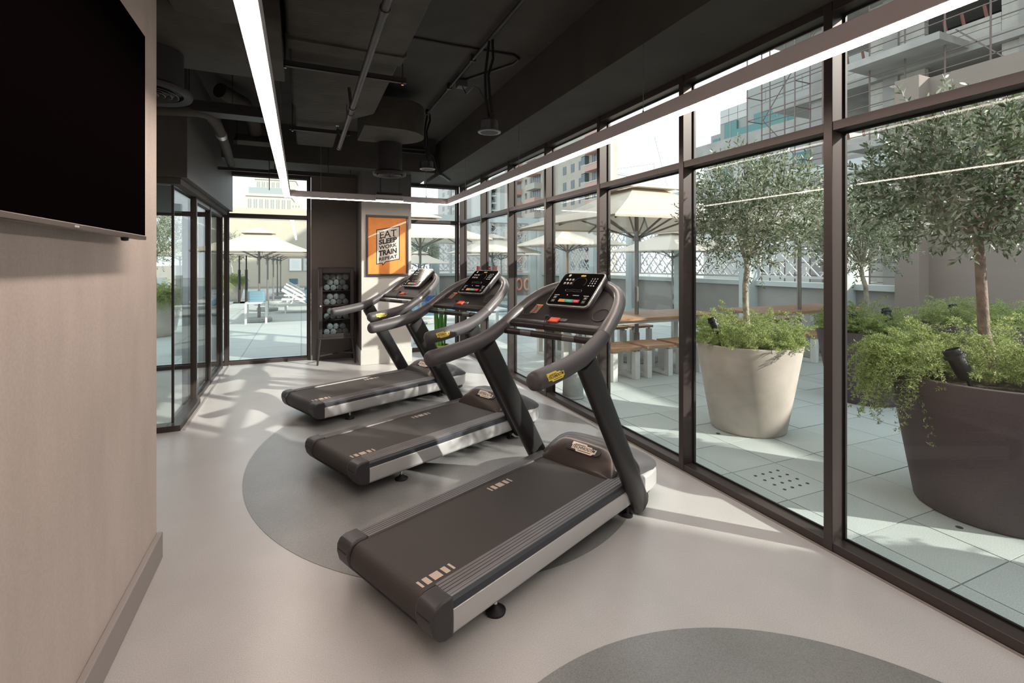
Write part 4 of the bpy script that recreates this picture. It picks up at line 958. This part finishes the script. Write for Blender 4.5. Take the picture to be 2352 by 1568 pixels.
roll = towel_mesh(.085, .55).mesh('rolled_towel', 'towel_blue', 50)
for k in range(4):
    y = 17.5+2.55*k; nm = ['nearest', 'second', 'third', 'farthest'][k]
    o = lg if k == 0 else copy_tree(lg); o.location = (.28, y, 0); tag(o, nm + ' white sun lounger in the row beside the umbrellas', 'sun lounger', 'white sun loungers')
    q = bpy.data.objects.new('rolled_towel', roll); COL.objects.link(q); q.location = (.22, y-.27, .40); tag(q, 'blue rolled towel on the ' + nm + ' sun lounger', 'towel', 'blue rolled towels on the loungers')
fold = MB()
def folded(): 
    m_ = MB(); pts = [(.0, .0), (.0, .0)]
    m_.loft([[(x, y, z) for x, y in rrect(.40, .30, .06, 3)] for z in (.0, .02, .05, .07)], closed=True); return m_.mesh('folded_towel', 'towel_blue', 60)
fm = folded()
for x, y, nm, n_ in ((-1.10, 14.75, 'near', 4), (-.35, 26.4, 'far', 4)):
    T = tag(empty('side_table', (x, y, 0)), f'{nm} white side table carrying folded blue towels', 'side table', 'white side tables')
    box(-.26, -.26, .53, .26, .26, .57).build('table_top', 'white_metal', T, bevel=.004)
    for sx_ in (-1, 1):
        for sy_ in (-1, 1): box(sx_*.24-.025, sy_*.24-.025, 0, sx_*.24+.025, sy_*.24+.025, .53).build('leg', 'white_metal', T)
    for k in range(n_):
        q = bpy.data.objects.new('folded_towel', fm); COL.objects.link(q); q.location = (x+random.uniform(-.01, .01), y, .57+.071*k); q.rotation_euler = (0, 0, random.uniform(-.05, .05))
        tag(q, f'folded blue towel on the {nm} side table, {["lowest","second from bottom","second from top","topmost"][k]} of the stack', 'towel', 'folded blue towels')
for x, nm in ((-2.30, 'left'), (-2.05, 'right')):
    S = tag(empty('shower_post', (x, 22.4, 0)), nm + ' slim black post standing by the pool planters', 'post', 'slim black poolside posts')
    box(-.2, -.2, 0, .2, .2, .05).build('foot', 'black_steel', S); MB().tube([(0,0,.05), (0,0,1.35)], .05, 12).build('lower_tube', 'black_steel', S, smooth=True)
    MB().tube([(0,0,1.35), (0,0,2.3), (.05,0,2.42), (.14,0,2.40), (.16, 0, 2.3)], .028, 10).build('upper_tube', 'black_steel', S, smooth=True)
# pools
def pool(x0, y0, x1, y1, label):
    P = tag(empty('pool', (0,0,0)), label, kind='structure')
    box(x0, y0, -.02, x1, y1, .005).build('water_surface', 'water', P)
    for q in ((x0-.3, y0-.3, x1+.3, y0), (x0-.3, y1, x1+.3, y1+.3), (x0-.3, y0, x0, y1), (x1, y0, x1+.3, y1)): box(q[0], q[1], 0, q[2], q[3], .03).build('coping', 'tile_stone', P)
    box(x0, y1-.05, .005, x1, y1, .22).build('waterline_tiles', 'pool_tile', P)
pool(2.6, 14.4, 7.2, 20.6, 'blue pool with dark tile band outside the narrow front window')
pool(-9.0, 19.5, -3.9, 27.5, 'reflecting pool beyond the left planters')
HR = tag(empty('pool_handrail'), 'pair of curved chrome handrails at the pool edge', 'handrail')
for dx in (0, .5): MB().tube([(6.6+dx, 20.3, -.02), (6.6+dx, 20.35, .6), (6.6+dx, 20.6, .85), (6.6+dx, 21.0, .8), (6.6+dx, 21.2, 0)], .03, 8).build('rail', 'chrome', HR, smooth=True)
for k, dx in enumerate((-.22, .22)):
    L_ = MB().tube([(.15*math.cos(R(a)), 0, .27*math.sin(R(a))) for a in range(0, 361, 15)], .055, 10, caps=False).build('life_ring', 'life_ring', None, (10.25+dx, 22.22, .55), smooth=True)
    tag(L_, ['left', 'right'][k] + ' of two orange life rings on the far parapet', 'life ring', 'orange life rings')
# lifeguard board and white chairs
LB = tag(empty('lifeguard_stand', (7.9, 20.9, 0)), 'white ladder stand with red sign by the corner bay', 'stand')
for dx in (-.25, .25): MB().tube([(dx, 0, 0), (dx*.7, .3, 2.1)], .03, 8).build('rail', 'white_metal', LB)
for k in range(5): box(-.23, .05*k+.02, .35+.33*k, .23, .05*k+.1, .38+.33*k).build('rung', 'white_metal', LB)
box(-.2, .25, 1.9, .25, .3, 2.5).build('white_panel', 'white_metal', LB); box(-.5, .2, 1.25, .5, .26, 1.48).build('red_sign', 'sign_red', LB)
def chair():
    C_ = empty('patio_chair'); box(-.26, -.26, .40, .26, .26, .44).build('seat', 'white_metal', C_)
    MB().obox((0, .27, .68), .52, .03, .46, Matrix.Rotation(R(-12), 3, 'X')).build('backrest', 'white_metal', C_)
    for x in (-.25, .25):
        for y in (-.24, .24): box(x-.02, y-.02, 0, x+.02, y+.02, .62).build('leg', 'white_metal', C_)
        box(x-.025, -.26, .62, x+.025, .26, .645).build('armrest', 'white_metal', C_)
    return C_
c0_ = chair(); spots = ((7.2, 12.2, 2.6, 'white patio chair seen between the nearest and middle treadmills'), (8.3, 12.6, .4, 'white patio chair turned toward the pool, right of its twin'), (6.0, 11.2, 1.2, 'white patio chair below the middle treadmill console'), (-6.3, 28.6, .2, 'white patio chair across the left pool'))
for k, (x, y, rz, lb) in enumerate(spots):
    o = c0_ if k == 0 else copy_tree(c0_); o.location = (x, y, 0); o.rotation_euler = (0, 0, rz); tag(o, lb, 'chair', 'white patio chairs')
for k, (x, y, lb) in enumerate(((6.6, 12.0, 'low white table between the patio chairs'), (4.4, 11.6, 'low white table outside below the snake plant window'), (-7.2, 28.7, 'low white table across the left pool'))):
    T = tag(empty('low_table', (x, y, 0)), lb, 'table', 'low white tables'); box(-.4, -.4, .42, .4, .4, .46).build('table_top', 'white_metal', T)
    for sx_ in (-1, 1):
        for sy_ in (-1, 1): box(sx_*.37-.03, sy_*.37-.03, 0, sx_*.37+.03, sy_*.37+.03, .42).build('leg', 'white_metal', T)
for x, y, lb in ((2.99, 5.05, 'grey mushroom topped bollard outside, below the nearest treadmill grip'), (2.2, 9.7, 'grey bollard outside the narrow front window'), (-1.95, 10.2, 'grey bollard seen through the vestibule glass')):
    b = MB().lathe([(0,0), (.135,0), (.14,.012), (.125,.03), (.118,.30), (.105,.33), (.105,.375), (.13,.378), (.145,.39), (.145,.405), (.12,.418), (0,.42)], 32).build('bollard', 'bollard', None, (x, y, 0), smooth=True)
    tag(b, lb, 'bollard', 'terrace bollards')
# ================================================================== CITY
def windows(name, parent, m_, w_, h_, spots, axis='X', depth=.06):
    """windows on a facade facing -X (axis X) or -Y (axis Y), shared mesh"""
    me = (MB().box(-depth, -w_/2, -h_/2, .05, w_/2, h_/2) if axis == 'X' else MB().box(-w_/2, -depth, -h_/2, w_/2, .05, h_/2)).mesh(name, m_)
    for p in spots:
        o = bpy.data.objects.new(name, me); COL.objects.link(o); o.parent = parent; o.location = p
# pale tower beyond the pool wall
K = tag(empty('tower', (-13.0, 250, 0), R(-4)), 'pale stepped tower with grey roof tiers far behind the pool wall', 'building'); K.scale = (.85, 1, .95)
def tier(x0, x1, y0, y1, z0, z1, nm='wall', m_='tower_cream'): return box(x0, y0, z0, x1, y1, z1).build(nm, m_, K)
tier(-12, 10, 0, 20, -13, 34.2); tier(10, 15.5, 2, 20, -13, 32)
tier(-12.4, 10.4, -.5, 20, 34.2, 35.4, 'cornice'); tier(-10.8, 9, 1, 18, 35.4, 38.6, 'roof_tier', 'tower_roof')
tier(-7.8, 12, 3, 18, 38.6, 42.8); tier(-8.4, 12.4, 2.6, 18, 42.8, 44, 'cornice'); tier(-7.0, 11, 4, 17, 44, 47, 'roof_tier', 'tower_roof')
windows('window', K, 'tower_window', .55, 7.5, [(-10.6+2.75*i+d, 0, 29) for i in range(8) for d in (0, 1.0)], 'Y'); windows('window', K, 'tower_window', .55, 3.0, [(-10.6+2.75*i+d, 0, 22.5) for i in range(8) for d in (0, 1.0)], 'Y')
windows('window', K, 'tower_window', .5, 2.6, [(-6.8+2.4*i+d, 3, 40.4) for i in range(7) for d in (0, .9)], 'Y')
windows('window', K, 'tower_window', .5, 1.0, [(11+1.5*i, 2, 18+2*j) for i in range(3) for j in range(7)], 'Y')
# cream and pink apartment block
K = tag(empty('apartment_block', (46, 66, -13)), 'cream apartment block with pink balconies beyond the parapet', 'building')
MB().prism([(0, 0), (13, 17.5), (0, 17.5)], 0, 41).build('wall', 'apt_cream', K); box(-1.0, 22, 0, 14, 42, 46).build('wall', 'apt_cream', K); box(1, 17.5, 0, 14, 22, 40).build('wall', 'apt_cream', K)
MB().prism([(-.4, -.3), (13, 17.9), (-.4, 17.9)], 41, 42).build('parapet', 'apt_pink', K); box(-1.4, 21.6, 46, 14.4, 42.4, 47).build('parapet', 'apt_pink', K)
rows = [14.2+3.0*j for j in range(9)]
windows('window', K, 'apt_window', 1.2, 1.5, [(0, y, z) for y in (9.0, 11.8, 14.8) for z in rows]); windows('window', K, 'apt_window', .9, 1.4, [(-1.0, y, z) for y in (27.5, 30, 38.5) for z in rows])
for j, z in enumerate(rows):
    b = box(-1.4, 1.0, z-1.9, 0, 5.4, z-.9).build('balcony', 'apt_pink', K); box(-1.45, .9, z-.9, -1.3, 5.5, z-.75).build('balcony_rail', 'apt_white', b)
    box(-.06, 1.2, z-.7, .02, 5.2, z+1.0).build('balcony_door', 'apt_window', b)
    for q in (2.0, 2.9, 3.8, 4.7): box(-.12, q-.05, z-.7, -.02, q+.05, z+1.0).build('door_frame', 'apt_white', b)
    box(-.9, 6.2, z-1.9, 0, 7.6, z-.4).build('bay_sill', 'apt_cream', K); box(-.85, 6.3, z-.4, 0, 7.5, z+1.0).build('bay_window', 'apt_window', K)
    b = box(-2.6, 22.6, z-2.3, -1, 27.0, z-1.1).build('balcony', 'apt_pink' if j % 2 else 'apt_cream', K); box(-1.06, 23, z-1.0, -.98, 26.6, z+.8).build('balcony_door', 'apt_window', b)
    for q in (23.6, 24.5, 25.4, 26.3): box(-1.12, q-.05, z-1.0, -1.0, q+.05, z+.8).build('door_frame', 'apt_white', b)
    box(-2.6, 32, z-2.3, -1, 37, z-1.1).build('balcony', 'apt_pink', K); box(-1.06, 32.5, z-1.0, -.98, 36.5, z+.6).build('balcony_door', 'apt_window', K)
# white block with balconies and grey tower
K = tag(empty('white_block', (72, 168, -13)), 'white apartment block with glass balconies far behind the pool', 'building')
box(0, 0, 0, 14, 26, 50).build('wall', 'apt_white', K); box(-.3, 1, 0, .2, 9, 45).build('glass_front', 'clad_grey', K)
for j in range(12):
    z = 12.5+2.9*j; s_ = box(-1.8, 13, z, 0, 23, z+.45).build('balcony_slab', 'apt_white', K); box(-1.75, 13.1, z+.45, -1.6, 22.9, z+1.3).build('balcony_glass', 'teal_glass', s_)
    for y in (15.0, 18.0): box(-.06, y, z+.5, .02, y+2.2, z+2.4).build('window', 'apt_window', K)
K = tag(empty('grey_tower', (56, 182, -13)), 'grey banded tower at the far corner window', 'building')
box(0, 0, 0, 14, 30, 52).build('wall', 'apt_white', K); windows('window', K, 'tower_window', 3.0, 1.8, [(0, y, 14+3.0*j) for y in (6, 13, 21) for j in range(12)])
box(-.4, 8.5, 0, 0, 11, 50).build('pier', 'clad_grey', K)
# teal glazed block
K = tag(empty('teal_block', (42, 24, -13)), 'stepped grey block with teal glass windows above the olive tree', 'building')
box(0, 4, 0, 14, 15.6, 31.2).build('wall', 'clad_grey', K); box(.3, 15.6, 0, 14, 17.2, 28.9).build('wall', 'clad_grey', K); box(-.2, 0, 0, 14, 12.0, 32.3).build('wall', 'clad_grey', K)
for j in range(9):
    for i in range(6): box(-.24, .3+1.9*i, 20.6+1.4*j, -.2, 2.1+1.9*i, 21.9+1.4*j).build('cladding_panel', 'clad_grey', K) if 20.6+1.4*j > 30 and 20.6+1.4*j < 31 else None
for j in range(2):
    for i in range(3): box(-.05, 12.1+1.17*i, 29.75+.72*j, -.01, 13.2+1.17*i, 30.42+.72*j).build('cladding_panel', 'apt_white', K)
for z in (28.6, 25.5, 22.4, 19.3):
    for y, w_ in ((14.0, 1.6), (8.9, 4.4), (3.0, 3.4)):
        g = box(-.26, y-w_/2, z-1.0, -.02 if y > 11.5 else -.2, y+w_/2, z+1.0).build('window', 'teal_glass', K)
        for q in range(1, int(w_)+1): box(-.29, y-w_/2+q*w_/(int(w_)+1)-.04, z-1.0, -.2, y-w_/2+q*w_/(int(w_)+1)+.04, z+1.0).build('window_bar', 'clad_grey', g)
    b = box(-1.6, 6.4, z-1.6, -.2, 15.8, z-1.25).build('balcony_slab', 'apt_white', K); box(-1.6, 6.4, z-1.25, -1.54, 12.2, z-.4).build('balcony_glass', 'teal_glass', b)
windows('window', K, 'teal_glass', 1.0, 1.6, [(.3, 16.4, z) for z in (27.6, 24.5, 21.4)])
# building under construction with scaffold
K = tag(empty('unfinished_building', (20, 0, 0)), 'unfinished concrete building with block walls above the boundary wall', 'building')
lev = [0, 2.95, 5.9, 8.85, 11.8, 14.75, 17.7]
for z in lev:
    box(.0, 2.0, z-.32, 12, 14.2, z).build('floor_slab', 'raw_concrete', K)
    box(-1.7, 8.6, z-.22, 0, 11.4, z+.02).build('balcony_slab', 'raw_concrete', K); box(-1.5, 2.2, z-.22, 0, 6.2, z+.02).build('balcony_slab', 'raw_concrete', K)
for z in lev[1:]:
    box(0, 14.2, z-.28, 4.0, 15.8, z).build('cantilever_slab', 'raw_concrete', K)
for k in range(len(lev)-1):
    z0, z1 = lev[k], lev[k+1]-.32
    for y in (13.8, 11.0, 7.2, 2.4): box(.15, y-.25, z0, .65, y+.25, z1).build('pillar', 'raw_concrete', K)
    box(5.0, 2, z0, 5.2, 14.2, z1).build('inner_wall', 'deep_dark', K)
    for y0, y1 in ((11.25, 11.75), (9.95, 10.75), (7.45, 7.9), (2.65, 3.4), (5.6, 6.95)):
        nb = max(1, int((y1-y0)/.42)); 
        for r_ in range(6):
            h_ = (z1-z0)/6
            for q in range(nb): 
                a = y0+(y1-y0)*q/nb; o = box(.25+.012*((r_+q) % 2), a+.008, z0+r_*h_+.008, .5, a+(y1-y0)/nb-.008, z0+(r_+1)*h_-.008).build('block', 'block', K)
    for y0, y1 in ((11.75, 13.5), (7.9, 9.95), (3.4, 5.6)):
        for r_ in (0, 1): box(.25, y0, z0+r_*.35+.008, .5, y1, z0+(r_+1)*.35-.008).build('block_course', 'block', K)
    for y in (12.1, 12.7, 8.3, 8.9, 9.4, 4.2, 4.9):
        MB().tube([(.6, y, z0+.3), (.7, y+.2, z0+1.3)], .05, 5).build('rebar_bundle', 'mesh_red', K)
S = tag(empty('scaffold', (19.0, -1.0, 0)), 'brown tube scaffolding wrapped around the unfinished building', 'scaffold')
for x in (0, -.9):
    for k in range(13):
        y = 3.0+1.13*k; 
        if x < 0 and 3 < k < 9: continue
        MB().tube([(x, y, 0), (x, y, 16.5)], .028, 5).build('standard', 'scaffold', S)
    for j in range(30):
        z = .6+.52*j
        if x < 0 and j % 2: continue
        MB().tube([(x, 3.0, z), (x, 16.6, z)], .022, 5).build('ledger', 'scaffold', S) if x == 0 else (MB().tube([(x, 13.2, z), (x, 16.6, z)], .022, 5).build('ledger', 'scaffold', S), MB().tube([(x, 3.0, z), (x, 6.4, z)], .022, 5).build('ledger', 'scaffold', S))
for j in range(15):
    for y in (16.56, 14.3, 3.0, 5.26): MB().tube([(0, y, .6+1.04*j), (-.9, y, .6+1.04*j)], .022, 5).build('transom', 'scaffold', S)
for a, b in (((0, 13.2, 4), (0, 16.5, 8)), ((0, 16.5, 8), (0, 13.2, 12)), ((0, 6, 5), (0, 9.5, 9))): MB().tube([a, b], .022, 5).build('brace', 'scaffold', S)
# cranes
def truss(K, a, b, w_):
    a, b = Vector(a), Vector(b); d = (b-a).normalized(); u = d.cross(Vector((0,0,1))).normalized(); v = u.cross(d)
    for q in (u*w_, -u*w_, v*w_*1.4): MB().tube([a+q, b+q], w_*.12, 4).build('chord', 'crane_grey', K)
    n = int((b-a).length/(w_*2.5))
    for i in range(n):
        p0, p1 = a.lerp(b, i/n), a.lerp(b, (i+1)/n)
        MB().tube([p0+u*w_, p1+v*w_*1.4], w_*.08, 4).tube([p0-u*w_, p1+v*w_*1.4], w_*.08, 4).build('lacing', 'crane_grey', K)
K = tag(empty('crane'), 'distant crane with lowered jib above the umbrella', 'crane', 'distant tower cranes')
truss(K, (178, 218, 48), (160, 238, 55), .8); truss(K, (178, 218, -13.5), (180, 216, 57), .7); MB().tube([(180, 216, 57), (162, 236, 55.5)], .12, 4).build('stay_cable', 'crane_grey', K)
K = tag(empty('crane'), 'distant crane with steep jib beside the lowered one', 'crane', 'distant tower cranes')
truss(K, (200, 228, 46), (194, 233, 78), .8); truss(K, (200, 228, -13.5), (200, 228, 46), .8)
# low grey roofs behind the screens
K = tag(empty('low_block', (20, 20, -13)), 'low white block with blue windows behind the big umbrella', 'building')
box(8, -2, 0, 20, 8, 22.5).build('wall', 'apt_white', K); box(7.2, -2.4, 22.5, 20, 8.4, 23.3).build('roof_slab', 'raw_concrete', K); windows('window', K, 'teal_glass', 1.4, 1.8, [(8, y, 20.5) for y in (0, 3, 6)])
